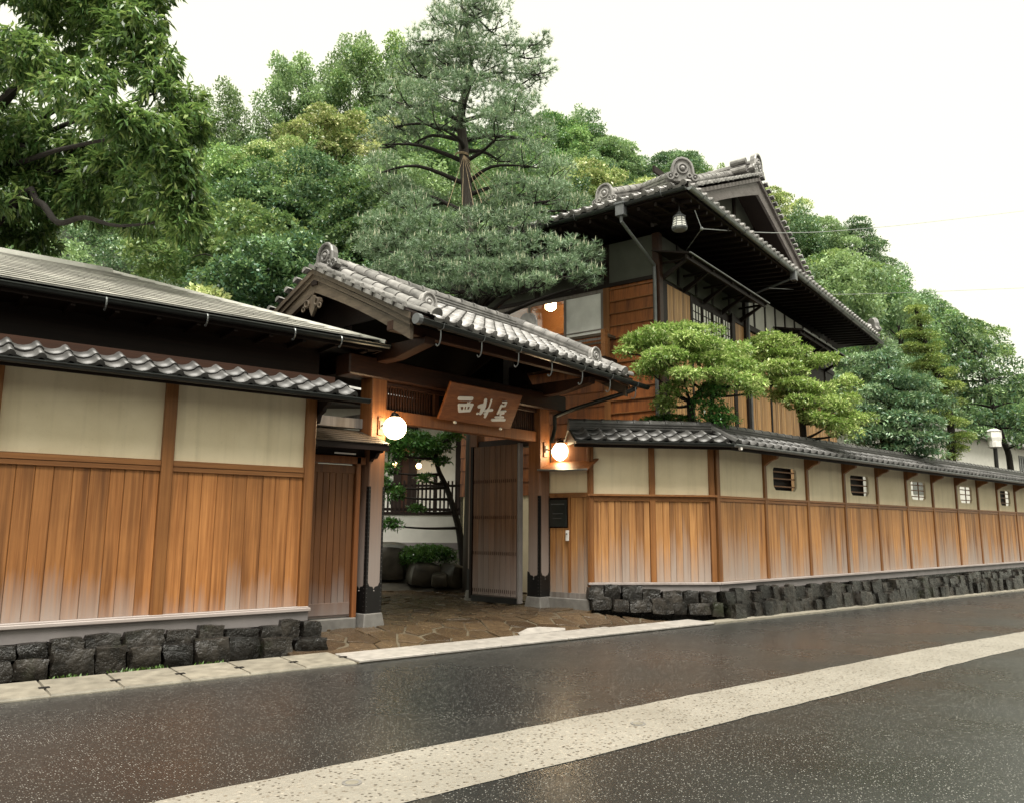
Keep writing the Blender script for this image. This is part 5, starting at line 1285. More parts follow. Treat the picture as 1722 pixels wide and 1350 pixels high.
def crown_from(pads, per, length, width, droop=0., spread=.8, up=.25, shell=.55, curl=.15):
    """pads: list of (centre, radii); per = leaves per square metre of pad shell"""
    Vs = []; Fs = []; Ts = []; b = 0
    for c, r in pads:
        area = 4 * PI * ((r[0] * r[1]) ** 1.6 / 3 + (r[0] * r[2]) ** 1.6 / 3 + (r[1] * r[2]) ** 1.6 / 3) ** (1 / 1.6)
        n = max(12, int(area * per)); P, d = ellip_points(c, r, n, up, shell)
        D = d * .8 + rng.normal(size=d.shape) * spread + np.array([0, 0, droop])
        V, F = leaf_cards(P, D, length, width, curl=curl); Vs.append(V); Fs.append(F + b); b += len(V); Ts.append(np.clip(np.repeat(np.full(n, rng.uniform(.1, .9)) + rng.normal(size=n) * .1, 4), 0, 1))
    return np.concatenate(Vs), np.concatenate(Fs), np.concatenate(Ts)
def limb(m, pts, r0, r1, seg=7):
    P = smooth_pts(pts, 4); n = len(P); m.tube(P, [r0 + (r1 - r0) * (i / (n - 1)) for i in range(n)], seg)

# ================================================================== HILL
def hill_tan(px):
    xs = [-900, -300, 100, 330, 450, 560, 680, 800, 930, 1060, 1210, 1340, 1460, 1560, 1640, 1722, 1900, 2200]
    ys = [430, 300, 215, 205, 185, 158, 150, 150, 190, 222, 282, 330, 392, 474, 548, 620, 730, 860]
    y = np.interp(px, xs, ys); k = (675 - y) / FPX; return (k * math.cos(PITCH) + math.sin(PITCH)) / (math.cos(PITCH) - k * math.sin(PITCH))
def hill_depth(px): return float(np.interp(px, [-900, 300, 900, 1400, 1722, 2200], [62, 66, 70, 78, 90, 110]))
def hill_foot(px): return float(np.interp(px, [-900, 300, 900, 1400, 1722, 2200], [25, 27, 30, 40, 52, 66]))
def hill_pt(px, t, h=0.0):
    d0, d1 = hill_foot(px), hill_depth(px); dep = d0 + (d1 - d0) * t
    zt = hill_tan(px) * d1 - 5.0
    z = 1.0 + (max(zt, 1.5) - 1.0) * (t ** .95 if t <= 1 else 1 + (t - 1) * .3)
    P = FWD * dep + RGT * ((px - 861) / FPX * dep)
    return Vector((P.x, P.y, z + h))
pxs = list(range(-900, 2201, 62)); ts = [0, .12, .25, .4, .55, .7, .85, 1.0, 1.3, 1.8]
hv = [hill_pt(p, t) + Vector((rnd.uniform(-.5, .5), rnd.uniform(-.5, .5), rnd.uniform(-.6, .3))) for t in ts for p in pxs]; n_ = len(pxs)
struct(MB().add(hv, [(j * n_ + i, j * n_ + i + 1, (j + 1) * n_ + i + 1, (j + 1) * n_ + i) for j in range(len(ts) - 1) for i in range(n_ - 1)]).build('hill', 'hill_soil', smooth=True))

def crown_pads(seed, R0, H0, k, feather=False):
    r = np.random.default_rng(seed); out = []
    ex, ey = r.uniform(.8, 1.2), r.uniform(.8, 1.2); lobes = [(r.uniform(0, 6.28), r.uniform(.15, .35), int(r.integers(2, 5))) for _ in range(2)]
    for i in range(k):
        a = i * 2.399 + r.uniform(-.5, .5); zz = 1 - (i + .5) / k * 1.3; rr = math.sqrt(max(0, 1 - zz * zz))
        lob = 1 + sum(am * math.sin(n * a + ph) for ph, am, n in lobes)
        rad = R0 * .80 * rr * lob * r.uniform(.65, 1.12)
        c = (math.cos(a) * rad * ex, math.sin(a) * rad * ey, H0 + zz * H0 * .78 * r.uniform(.8, 1.2) + (r.uniform(-.4, .9) if feather else r.uniform(-.25, .35)))
        q = R0 * (r.uniform(.14, .27) if feather else r.uniform(.17, .36)); out.append((c, (q, q, q * (r.uniform(.7, 1.1) if feather else r.uniform(.42, .68)))))
    return out
CROWNS = []
for k in range(6):
    V, F, T = crown_from(crown_pads(40 + k, 3.0, 2.5 + .35 * (k % 3), 36 + 4 * (k % 3) if k < 4 else 46, k >= 4), 66 if k < 4 else 52, .19 if k % 2 else .165, .115 if k % 2 else .09, droop=-.1, spread=.75, up=1.0 if k < 4 else .4, shell=.7 if k < 4 else .25)
    CROWNS.append((V, F, T))
TRUNK = MB(); limb(TRUNK, [(0, 0, -2), (.1, 0, .5), (0, .1, 2.4), (.2, .1, 3.6)], .15, .03)
for a in range(6): limb(TRUNK, [(0, .05, 1.2 + a * .3), (math.cos(a * 2.2) * .9, math.sin(a * 2.2) * .9, 2.0 + a * .35), (math.cos(a * 2.2) * 1.7, math.sin(a * 2.2) * 1.7, 2.4 + a * .22)], .05, .012, 5)
TRUNK_ME = TRUNK.mesh('trunk', 'bark', True)
CME = {}
def crown_mesh(k, mat):
    if (k, mat) not in CME: CME[(k, mat)] = np_mesh('crown', CROWNS[k][0], CROWNS[k][1], mat, CROWNS[k][2])
    return CME[(k, mat)]
# (photo column, share of the slope, size, crown kind, leaf material, label)
HT = [
 (400, .62, 1.25, 0, 'leaf_mid', 'mid green broadleaf tree on the hillside next to the big leaning leafy tree'),
 (350, .88, 1.15, 4, 'leaf_fresh', 'feathery pale green tree on the ridge just right of the big leafy tree'),
 (470, .93, 1.1, 5, 'leaf_fresh', 'airy fresh green tree on the ridge left of the highest crown'),
 (565, .98, 1.25, 4, 'leaf_fresh', 'highest feathery tree on the ridge left of the pine'),
 (640, .95, 1.15, 5, 'leaf_mid', 'green tree on the ridge touching the left side of the pine top'),
 (545, .70, 1.15, 1, 'leaf_yellow', 'bright yellow-green flowering tree high on the slope left of the pine'),
 (460, .60, .95, 2, 'leaf_yellow', 'smaller yellow-green tree below and left of the bright one'),
 (430, .40, 1.2, 3, 'leaf_dark', 'dark green dense tree at mid slope above the outbuilding roof'),
 (545, .45, 1.3, 0, 'leaf_bluegreen', 'large blue-green round tree in the middle of the left slope'),
 (600, .30, 1.2, 2, 'leaf_dark', 'dark tree low on the slope left of the pine trunk'),
 (370, .26, 1.15, 1, 'leaf_mid', 'mid green tree low on the slope right of the leafy tree'),
 (330, .10, 1.05, 3, 'leaf_yellow', 'yellow-green tree just above the outbuilding ridge under the leafy tree'),
 (460, .16, 1.2, 2, 'leaf_dark', 'darkest tree at the hill foot behind the outbuilding roof'),
 (560, .10, .95, 0, 'leaf_bluegreen', 'blue-green tree at the hill foot behind the gate gable'),
 (120, .10, 1.1, 1, 'leaf_yellow', 'pale yellow-green bush tree seen under the big leafy tree'),
 (960, .90, 1.15, 0, 'leaf_mid', 'green tree on the ridge right of the pine'),
 (1030, .86, 1.05, 3, 'leaf_fresh', 'light green tree on the ridge between pine and house gable'),
 (1000, .55, 1.15, 1, 'leaf_yellow', 'yellow-tinted tree on the slope above the house eave corner'),
 (1075, .66, 1.05, 0, 'leaf_dark', 'dark green round tree just behind the roof corner tile'),
 (1130, .84, .95, 2, 'leaf_bluegreen', 'blue-green tree on the ridge left of the roof peak'),
 (1190, .90, .8, 5, 'leaf_mid', 'small tree on the ridge touching the roof peak'),
 (1310, .90, .95, 1, 'leaf_yellow', 'pale yellow-green tree on the ridge right of the roof peak'),
 (1380, .88, 1.05, 0, 'leaf_fresh', 'light green tree on the ridge above the wires'),
 (1400, .60, 1.15, 3, 'leaf_mid', 'mid green tree on the right slope beside the gable board'),
 (1460, .85, 1.1, 2, 'leaf_bluegreen', 'blue-green tree at the shoulder of the right ridge'),
 (1440, .38, 1.2, 5, 'leaf_fresh', 'soft pale green tree just above the right eave'),
 (1530, .62, 1.15, 4, 'leaf_fresh', 'feathery pale green tree farther down the right slope below the shoulder'),
 (1560, .90, 1.0, 0, 'leaf_mid', 'green tree on the falling right ridge above the layered conifer'),
 (1640, .92, 1.0, 1, 'leaf_mid', 'last green tree on the ridge at the right'),
]
for (px, t, sc, k, mt, lab) in HT:
    P = hill_pt(px, t); dk_ = (P.x * FWD.x + P.y * FWD.y) / 60.0
    sc *= (.85 + .30 * dk_)
    e = empty('hillside_tree', lab, 'tree', P, rnd.uniform(0, 6.28), 'trees on the wooded hillside'); e.scale = (sc, sc, sc * (rnd.uniform(.9, 1.12) if k < 4 else rnd.uniform(1.1, 1.35)))
    obj('trunk', TRUNK_ME, e); stuff(obj('crown', crown_mesh(k, mt), e))
# the rest of the wood reads as one mass
Vs = {}; 
fills = []
for t in (.05, .2, .35, .5, .65, .8, .93):
    px = -620 + rnd.uniform(0, 80)
    while px < 2050:
        fills.append((px + rnd.uniform(-30, 30), min(.97, max(0, t + rnd.uniform(-.05, .05))))); px += 140 - 30 * t
for (px, t) in fills:
    k = rnd.randrange(6); mt = rnd.choice(['leaf_dark', 'leaf_mid', 'leaf_mid', 'leaf_bluegreen', 'leaf_fresh', 'leaf_dark'])
    V, F, T = CROWNS[k]; a = rnd.uniform(0, 6.28); s_ = rnd.uniform(.85, 1.2) * (.85 + .3 * t)
    sel = rng.random(len(F)) < (.12 if px < -60 or px > 1800 else .3 if px < 250 else .6)
    ca_, sa_ = math.cos(a), math.sin(a); P = hill_pt(px, t, -.4)
    Vr = np.stack([V[:, 0] * ca_ - V[:, 1] * sa_, V[:, 0] * sa_ + V[:, 1] * ca_, V[:, 2]], 1) * s_ + np.array(P)
    Vr = Vr.reshape(-1, 4, 3)[sel].reshape(-1, 3)
    Vs.setdefault(mt, []).append((Vr, T.reshape(-1, 4)[sel].ravel()))
for mt, lst in Vs.items():
    V = np.concatenate([q[0] for q in lst]); T = np.concatenate([q[1] for q in lst]); o = obj('woodland', np_mesh('woodland', V, np.arange(len(V)).reshape(-1, 4), mt, T))
    stuff(tag(o, {'leaf_dark': 'dark green', 'leaf_mid': 'mid green', 'leaf_bluegreen': 'blue-green', 'leaf_fresh': 'fresh pale green'}[mt] + ' woodland foliage filling the hillside between the single trees', 'woodland'))

# ================================================================== PINE in the gate court
DP = 16.6
pn = empty('pine_tree', 'tall trained black pine with tiered needle pads behind the gate roof', 'tree', (pt(797, 600, DP).x, pt(797, 600, DP).y, 0.15))
PB = Vector(pn.location)
def pl_(x, y, d=0.0): return pt(x, y, DP + d) - PB
tk = MB(); TP = [(0, 0, -.1), pl_(800, 600), pl_(797, 490), pl_(790, 400), pl_(783, 330), pl_(777, 255), pl_(772, 190), pl_(786, 130), pl_(768, 85), pl_(780, 40), pl_(772, 5), pl_(784, -40)]
P_ = smooth_pts(TP, 4); tk.tube(P_, list(np.interp(np.linspace(0, 1, len(P_)), [0, .35, .55, .68, .8, 1], [.19, .13, .10, .06, .04, .012])), 9)
pads = [ # column, row, half width, half height in the survey picture, nearer/farther
 (765, 22, 62, 20, 0), (825, 48, 50, 16, .5), (885, 92, 38, 14, .6), (715, 62, 40, 14, -.3), (770, -12, 50, 16, .2), (820, 8, 45, 14, -.4), (905, 70, 22, 9, .4), (800, 85, 55, 15, -.5),
 (770, 45, 45, 16, -.7), (780, 75, 50, 16, -.8), (745, 30, 40, 14, -.6), (800, 20, 40, 14, -.8), (760, 100, 60, 16, -.9), (790, 0, 40, 16, -.6), (735, 90, 45, 14, .4), (850, 80, 40, 14, 0), (700, 85, 30, 10, .2),
 (700, 118, 66, 20, .3), (800, 112, 90, 22, -.6), (870, 135, 52, 20, .4), (760, 140, 60, 18, .8), (905, 120, 28, 12, .2),
 (680, 165, 62, 24, -.4), (780, 160, 92, 26, -.9), (865, 180, 56, 28, -.2), (655, 205, 46, 20, .2), (730, 200, 60, 24, -.7), (835, 215, 66, 26, -.8), (905, 225, 36, 26, .2), (640, 235, 36, 18, -.2), (690, 235, 46, 18, .7),
 (640, 280, 34, 20, -.3), (890, 265, 48, 26, -.4), (935, 290, 32, 24, 0), (840, 262, 45, 18, .7), (660, 320, 50, 20, -.3), (700, 345, 60, 22, .2),
 (870, 318, 56, 20, -.5), (925, 325, 52, 20, -.6), (965, 345, 30, 14, -.7), (850, 350, 62, 20, -.4),
 (650, 385, 54, 24, -.6), (720, 385, 60, 24, -.9), (800, 378, 62, 22, -1.2), (880, 375, 60, 22, -1.1), (690, 345, 45, 18, -.9),
 (660, 425, 62, 24, -.9), (740, 425, 66, 25, -1.3), (820, 420, 66, 24, -1.5), (895, 418, 56, 26, -1.6), (955, 425, 42, 26, -1.6),
 (720, 462, 62, 20, -1.2), (800, 458, 62, 18, -1.7), (870, 455, 60, 18, -1.8), (945, 452, 50, 20, -1.8), (988, 466, 24, 18, -1.7), (690, 450, 50, 20, -1.0), (985, 430, 20, 22, -1.6), (900, 476, 44, 11, -1.9), (840, 476, 40, 11, -1.6), (620, 410, 30, 16, -.5), (770, 484, 60, 13, -1.5), (715, 482, 50, 13, -1.1), (830, 486, 44, 10, -1.7), (660, 462, 44, 16, -.8)]
Vn = []; Cn = []; Tn = []; bw_ = MB()
trunk_at = lambda z: min(P_, key=lambda q: abs(q.z - z))
for (x, y, hw, hh_, dd) in pads:
    c = pl_(x, y, dd); d_ = DP + dd; rx = hw / FPX * d_ * 1.03; rz = hh_ / FPX * d_ * 1.08; ry = max(.45, rx * .8)
    base = trunk_at(c.z - .25 - abs(x - 785) * .0012 * (1 if y > 250 else .6)); mid_ = (base + c) / 2 + Vector((rnd.uniform(-.15, .15), rnd.uniform(-.15, .15), rnd.uniform(-.1, .25)))
    limb(bw_, [base, mid_, c + Vector((0, 0, -rz * .6))], .062 if y > 150 else .04, .014, 6)
    for q in range(7):
        a = rnd.uniform(0, 6.28); e = c + Vector((math.cos(a) * rx * .75, math.sin(a) * ry * .75, rz * rnd.uniform(-.3, .4))); s0 = c + (mid_ - c) * rnd.uniform(.05, .35) + Vector((0, 0, -rz * .6))
        limb(bw_, [s0, (s0 + e) / 2 + Vector((rnd.uniform(-.08, .08), rnd.uniform(-.08, .08), rnd.uniform(-.12, .02))), e], .018, .006, 4)
    n = int(80 * (rx * ry * 3.2 + rx * rz * 2) * (1.2 if y > 300 else .85 if y < 105 else 1.15)) + 18
    Pp, dr = ellip_points(c, (rx, ry, rz), n, .5, .45)
    K = 17
    A = unit(dr * np.array([.5, .5, .35]) + np.array([0, 0, .75]) + rng.normal(size=dr.shape) * .22)
    C_ = np.repeat(Pp, K, 0); A_ = np.repeat(A, K, 0)
    D = unit(A_ * rng.uniform(.15, 1.0, (n * K, 1)) + unit(rng.normal(size=(n * K, 3))) * .8)
    L = rng.uniform(.08, .145, (n * K, 1)); S = unit(np.cross(D, rng.normal(size=D.shape))) * .0056
    Vn.append(np.stack([C_ - S, C_ + S, C_ + D * L], 1).reshape(-1, 3)); Tn.append(np.full(3 * len(C_), rng.uniform(.15, .8)))
    top = Pp[dr[:, 2] > .05]
    sel = top[rng.random(len(top)) < .38]
    if len(sel):
        k = len(sel); hgt = rng.uniform(.08, .18, (k, 1)); up_ = unit(rng.normal(size=(k, 3)) * .1 + np.array([0, 0, 1.])); w_ = .012
        for ax in ((1, 0, 0), (0, 1, 0)):
            sx = np.array(ax) * w_; Cn.append(np.stack([sel - sx, sel + sx, sel + up_ * hgt], 1).reshape(-1, 3))
Vn = np.concatenate(Vn); Cn = np.concatenate(Cn)
tk.build('trunk', 'pine_bark', pn, smooth=True); stuff(bw_.build('branches', 'bark', pn, smooth=True))
stuff(obj('needles', np_mesh('needles', Vn, np.arange(len(Vn)).reshape(-1, 3), 'needle', np.concatenate(Tn)), pn))
stuff(obj('candles', np_mesh('candles', Cn, np.arange(len(Cn)).reshape(-1, 3), 'candle'), pn))
# rope stays from the trunk to the lower branches
rs = empty('rope_stay', 'fan of straw ropes tied from the pine trunk down to its lower branches', 'rope', tuple(pt(777, 262, DP - .12)))
rb = Vector(rs.location)
for (x, y, d) in ((750, 350, -.6), (775, 352, -.7), (794, 346, -.7), (808, 342, -.8), (820, 338, -.7), (832, 330, -.5), (842, 322, -.3)):
    e = pt(x, y, DP + d) - rb; MB().tube([(0, 0, 0), e * .5 + Vector((0, 0, -.01)), e], .0055, 5).build('rope', 'rope', rs)
MB().torus((.02, .1, .02), (1, 0, 0), (0, 1, 0), .15, .012, 14, 6).torus((.02, .1, .05), (1, 0, 0), (0, 1, 0), .148, .012, 14, 6).build('binding', 'rope', rs)

# ================================================================== LEAFY TREE over the left building
DO = 9.2
ok = empty('leafy_tree', 'big dark evergreen tree with long drooping leaves over the left roof', 'tree', (pt(-330, 600, 13.0).x, pt(-330, 600, 13.0).y, 0.0))
OB = Vector(ok.location)
opads = [ # column,row,half w,half h,depth
 (60, 120, 70, 38, 9.6), (120, 165, 60, 34, 9.4), (175, 205, 50, 32, 9.3), (30, 90, 60, 30, 9.5), (150, 130, 50, 26, 9.9),
 (225, 60, 55, 50, 10.4), (255, 110, 42, 50, 10.3), (230, 20, 50, 40, 10.6), (200, 100, 50, 40, 10.8), (262, 160, 36, 40, 10.2), (180, 40, 60, 40, 10.9),
 (215, 215, 46, 28, 9.4), (255, 225, 46, 34, 9.6), (300, 235, 40, 40, 10.0), (310, 175, 22, 30, 10.4), (325, 215, 22, 40, 10.2),
 (270, 275, 50, 36, 9.8), (310, 300, 32, 44, 9.9), (318, 350, 28, 40, 10.0), (280, 350, 40, 36, 10.0), (305, 385, 30, 22, 10.0),
 (235, 330, 50, 40, 10.6), (180, 300, 60, 40, 11.2), (120, 270, 70, 40, 11.4), (60, 240, 70, 36, 11.2), (200, 260, 50, 40, 11.0),
 (20, 300, 60, 40, 11.6), (90, 330, 70, 30, 11.6), (150, 350, 60, 26, 11.4), (230, 380, 40, 16, 10.6), (40, 380, 50, 26, 11.8), (20, 200, 50, 40, 11.5),
 (110, 20, 70, 40, 11.2), (40, -10, 60, 40, 10.5), (150, -20, 80, 40, 10.8), (240, -30, 60, 40, 10.6), (100, 60, 60, 26, 11.4), (10, 340, 50, 30, 11.0), (60, 415, 40, 14, 11.9), (-60, 100, 80, 60, 10.0), (-60, 250, 80, 70, 11.0), (-40, 380, 60, 40, 11.5)]
pads_w = []; om = MB()
for (x, y, hw, hh_, d) in opads:
    c = pt(x, y, d) - OB; pads_w.append((tuple(c), (hw / FPX * d, max(.3, hw / FPX * d * .9), hh_ / FPX * d)))
Vs_ = []; Ts_ = []
for c, r in pads_w:
    area = 4 * PI * (r[0] * r[1] + r[0] * r[2] + r[1] * r[2]) / 3; n = max(10, int(area * 58)); Pp, d = ellip_points(c, r, n, .2, .5)
    K = 9; C_ = np.repeat(Pp, K, 0); A_ = np.repeat(unit(d * np.array([1, 1, .5]) + rng.normal(size=d.shape) * .35), K, 0)
    D = A_ * .55 + unit(rng.normal(size=C_.shape)) * .75 + np.array([0, 0, -.62])
    Vv, _ = leaf_cards(C_ + rng.normal(size=C_.shape) * .03, D, .155, .038, curl=.14); Vs_.append(Vv); Ts_.append(np.clip(np.repeat(np.repeat(rng.uniform(.1, .9, n), K), 4), 0, 1))
V = np.concatenate(Vs_); F = np.arange(len(V)).reshape(-1, 4)
tb = [(0, 0, 0), (.2, -.1, 2.2), (.5, -.3, 4.2), (1.0, -.5, 6.5), (1.3, -.6, 9.5)]
limb(om, tb, .34, .10, 10)
for k, (x, y, hw, hh_, d) in enumerate(opads):
    if k % 3 == 0 and y < 330 and x > 0:
        c = pt(x, y, d) - OB; base = Vector(tb[2]) if c.z < 5.6 else Vector(tb[3]) if c.z < 8.0 else Vector(tb[4])
        limb(om, [base, base * .45 + c * .55 + Vector((0, 0, .35 if y < 300 else -.15)), c], .075, .012, 6)
limb(om, [Vector(tb[1]), pt(0, 372, 11.2) - OB, pt(60, 345, 11) - OB, pt(95, 380, 10.6) - OB, pt(140, 371, 10.4) - OB, pt(200, 385, 10.2) - OB, pt(300, 372, 10.0) - OB], .075, .012, 8)
limb(om, [Vector(tb[2]), pt(0, 180, 11.2) - OB, pt(60, 165, 11) - OB, pt(140, 200, 10.6) - OB], .11, .02, 8)
limb(om, [Vector(tb[1]), pt(0, 290, 11.4) - OB, pt(70, 300, 11.4) - OB, pt(150, 270, 11.2) - OB], .11, .02, 8)
om.build('trunk', 'bark', ok, smooth=True); stuff(obj('leaves', np_mesh('leaves', V, F, 'leaf_oak', np.concatenate(Ts_)), ok))

# ================================================================== GARDEN TREES behind the right wall
def garden_tree(name, label, base, pads, leaf, per, trunk, mat='bark', droop=0., cat='tree', spread=.7, curl=.1, up=.55, shell=.75, trunk_r=.09, group='clipped trees behind the right wall', limbs=True):
    e = empty(name, label, cat, base, 0, group); B = Vector(base); pw_ = []; m = MB()
    T = [Vector(q) - B for q in trunk]; limb(m, T, trunk_r, trunk_r * .4, 8); TS = smooth_pts(T, 4)
    for (x, y, hw, hh_, d) in pads:
        c = pt(x, y, d) - B; r = (hw / FPX * d, max(.22, hw / FPX * d * .8), hh_ / FPX * d); pw_.append((tuple(c), r))
        b0 = min(TS, key=lambda q: (q - c).length + max(0, q.z - c.z) * 3)
        if limbs: limb(m, [b0, (b0 + c) / 2 + Vector((0, 0, -.06)), c + Vector((0, 0, -r[2] * .4))], trunk_r * .42, .012, 6)
    sub = []
    for c, r in pw_:
        for q in range(6):
            a = q * 1.05 + rnd.uniform(-.4, .4); k = rnd.uniform(.25, .68) if q else 0.1; f = rnd.uniform(.40, .62)
            sub.append(((c[0] + math.cos(a) * r[0] * k, c[1] + math.sin(a) * r[1] * k, c[2] + r[2] * rnd.uniform(-.45, .35)), (r[0] * f, r[1] * f, r[2] * rnd.uniform(.45, .7))))
    pw_ = sub; per = per * .55
    V, F, T = crown_from(pw_, per, leaf[0], leaf[1], droop=droop, spread=spread, up=up, shell=shell, curl=curl)
    m.build('trunk', mat, e, smooth=True); stuff(obj('crown', np_mesh('crown', V, F, leaf[2], T), e)); return e
D1 = 14.35
b1 = pt(1168, 700, D1); b1.z = .2
garden_tree('clipped_garden_tree', 'bright light-green cloud-pruned tree in front of the house corner', b1,
  [(1120, 562, 70, 16, D1), (1165, 552, 55, 14, D1 - .2), (1085, 580, 42, 14, D1 + .1), (1180, 578, 60, 16, D1 - .4), (1120, 600, 60, 17, D1 - .5), (1065, 572, 26, 10, D1), (1200, 600, 45, 16, D1 - .3),
   (1150, 628, 50, 14, D1 - .6), (1095, 622, 40, 12, D1 - .2), (1205, 628, 50, 13, D1 - .5), (1250, 640, 46, 14, D1 - .4), (1135, 655, 34, 18, D1 - .3), (1120, 675, 30, 16, D1 - .1), (1160, 590, 60, 16, D1 + .3),
   (1205, 655, 30, 11, D1), (1265, 655, 25, 11, D1 - .3), (1232, 588, 36, 12, D1 + .1), (1248, 612, 40, 12, D1 - .1), (1052, 590, 22, 9, D1 - .1)],
  (.078, .028, 'leaf_light'), 900, [b1, pt(1162, 700, D1), pt(1163, 680, D1), pt(1185, 645, D1), pt(1205, 632, D1), pt(1180, 600, D1)], trunk_r=.075)
D1b = 14.1
b1b = pt(1195, 720, D1b); b1b.z = .2
garden_tree('garden_shrub', 'dense darker green shrub below the light-green pruned tree', b1b,
  [(1205, 655, 30, 12, D1b), (1190, 685, 34, 18, D1b), (1215, 690, 26, 16, D1b), (1205, 705, 36, 12, D1b), (1225, 705, 20, 10, D1b), (1180, 668, 20, 12, D1b)],
  (.07, .028, 'leaf_court'), 620, [b1b, pt(1195, 700, D1b), pt(1200, 670, D1b)], trunk_r=.05, cat='shrub', group='shrubs behind the right wall')
b1c = pt(1120, 715, 14.6); b1c.z = .2
garden_tree('garden_shrub', 'low flat-topped green shrub behind the short wall return', b1c,
  [(1120, 703, 50, 8, 14.6), (1095, 707, 30, 7, 14.5), (1150, 705, 34, 8, 14.6)], (.06, .026, 'leaf_court'), 700, [b1c, pt(1120, 735, 14.6), pt(1120, 708, 14.6)], trunk_r=.05, cat='shrub', group='shrubs behind the right wall')
D2 = 16.6
b2 = pt(1352, 740, D2); b2.z = .1
garden_tree('clipped_garden_tree', 'light-green pruned tree in the middle of the wooden house front', b2,
  [(1305, 570, 46, 14, D2), (1290, 590, 40, 14, D2), (1330, 595, 44, 15, D2 - .2), (1270, 612, 46, 14, D2 + .2), (1320, 620, 52, 15, D2 - .3), (1375, 605, 32, 10, D2 - .2), (1395, 598, 18, 8, D2), (1280, 640, 44, 14, D2),
   (1335, 645, 50, 15, D2 - .4), (1375, 655, 40, 14, D2 - .3), (1400, 680, 40, 15, D2 - .4), (1350, 675, 44, 14, D2 - .5), (1310, 662, 34, 12, D2 + .1), (1395, 705, 44, 14, D2 - .5), (1420, 720, 30, 12, D2 - .5), (1240, 600, 30, 12, D2 + .2), (1370, 700, 36, 12, D2 - .4), (1430, 665, 24, 14, D2 - .3), (1265, 575, 24, 12, D2 + .3), (1425, 640, 34, 13, D2 - .1), (1440, 700, 34, 14, D2 - .3), (1350, 610, 40, 12, D2 + .2)],
  (.082, .03, 'leaf_light'), 760, [b2, pt(1352, 735, D2), pt(1345, 690, D2), pt(1335, 650, D2), pt(1320, 610, D2)], trunk_r=.085)
D3 = 20.2
b3 = pt(1490, 760, D3); b3.z = .1
garden_tree('clipped_garden_tree', 'blue-green rounded tree leaning over the middle of the right wall', b3,
  [(1465, 605, 44, 16, D3), (1450, 625, 38, 15, D3), (1500, 635, 56, 18, D3 - .3), (1545, 645, 44, 17, D3 - .2), (1475, 660, 50, 16, D3 - .4), (1530, 670, 54, 17, D3 - .5), (1575, 672, 34, 16, D3), (1455, 690, 44, 16, D3 - .4),
   (1510, 700, 56, 16, D3 - .6), (1560, 705, 44, 16, D3 - .3), (1480, 722, 44, 15, D3 - .6), (1530, 732, 54, 15, D3 - .6), (1450, 735, 30, 12, D3 - .4), (1575, 735, 30, 14, D3 - .2), (1505, 750, 44, 10, D3 - .5), (1560, 758, 34, 9, D3 - .4), (1430, 700, 26, 12, D3 - .2), (1440, 650, 26, 12, D3), (1490, 590, 26, 10, D3 + .1)],
  (.10, .042, 'leaf_bluegreen'), 420, [b3, pt(1490, 775, D3), pt(1485, 730, D3), pt(1495, 690, D3), pt(1500, 640, D3)], trunk_r=.10)
D4 = 23.4
b4 = pt(1602, 800, D4); b4.z = 0
garden_tree('layered_conifer', 'yellow-green conifer clipped into stacked flat layers', b4,
  [(1540, 516, 22, 8, D4), (1546, 534, 30, 9, D4), (1552, 562, 34, 10, D4), (1530, 556, 26, 9, D4), (1568, 580, 24, 9, D4), (1545, 583, 36, 10, D4), (1566, 602, 34, 10, D4), (1590, 622, 26, 9, D4), (1600, 645, 26, 10, D4), (1570, 640, 30, 10, D4), (1598, 672, 28, 10, D4), (1575, 690, 26, 9, D4), (1600, 705, 30, 10, D4), (1612, 728, 34, 11, D4), (1612, 748, 26, 10, D4), (1600, 765, 20, 9, D4), (1550, 612, 30, 9, D4), (1580, 660, 22, 9, D4)],
  (.075, .024, 'leaf_conifer'), 1000, [b4, pt(1602, 780, D4), pt(1600, 720, D4), pt(1590, 660, D4), pt(1565, 600, D4), pt(1545, 540, D4), pt(1540, 512, D4)], trunk_r=.14, spread=.5, up=.8)
D5 = 28.0
b5 = pt(1700, 800, D5); b5.z = -.1
garden_tree('spreading_tree', 'loose dark green tree at the right edge above the street lamp', b5,
  [(1610, 545, 44, 26, D5), (1650, 575, 44, 28, D5), (1600, 590, 36, 24, D5), (1640, 620, 50, 26, D5 - .5), (1690, 620, 40, 26, D5), (1660, 655, 50, 24, D5 - .5), (1710, 660, 36, 24, D5), (1625, 665, 40, 20, D5), (1690, 695, 50, 20, D5 - .6), (1640, 700, 40, 16, D5 - .4), (1720, 710, 36, 18, D5 - .3), (1740, 640, 40, 30, D5), (1770, 690, 50, 30, D5), (1590, 630, 30, 18, D5 + .3), (1650, 728, 34, 9, D5 - .6), (1710, 738, 26, 10, D5 - .6), (1580, 530, 26, 16, D5 + .5)],
  (.17, .07, 'leaf_dark'), 78, [b5, pt(1700, 780, D5), pt(1690, 740, D5), pt(1670, 680, D5), pt(1650, 600, D5)], trunk_r=.13, shell=.45, spread=.9, group='trees behind the right wall')

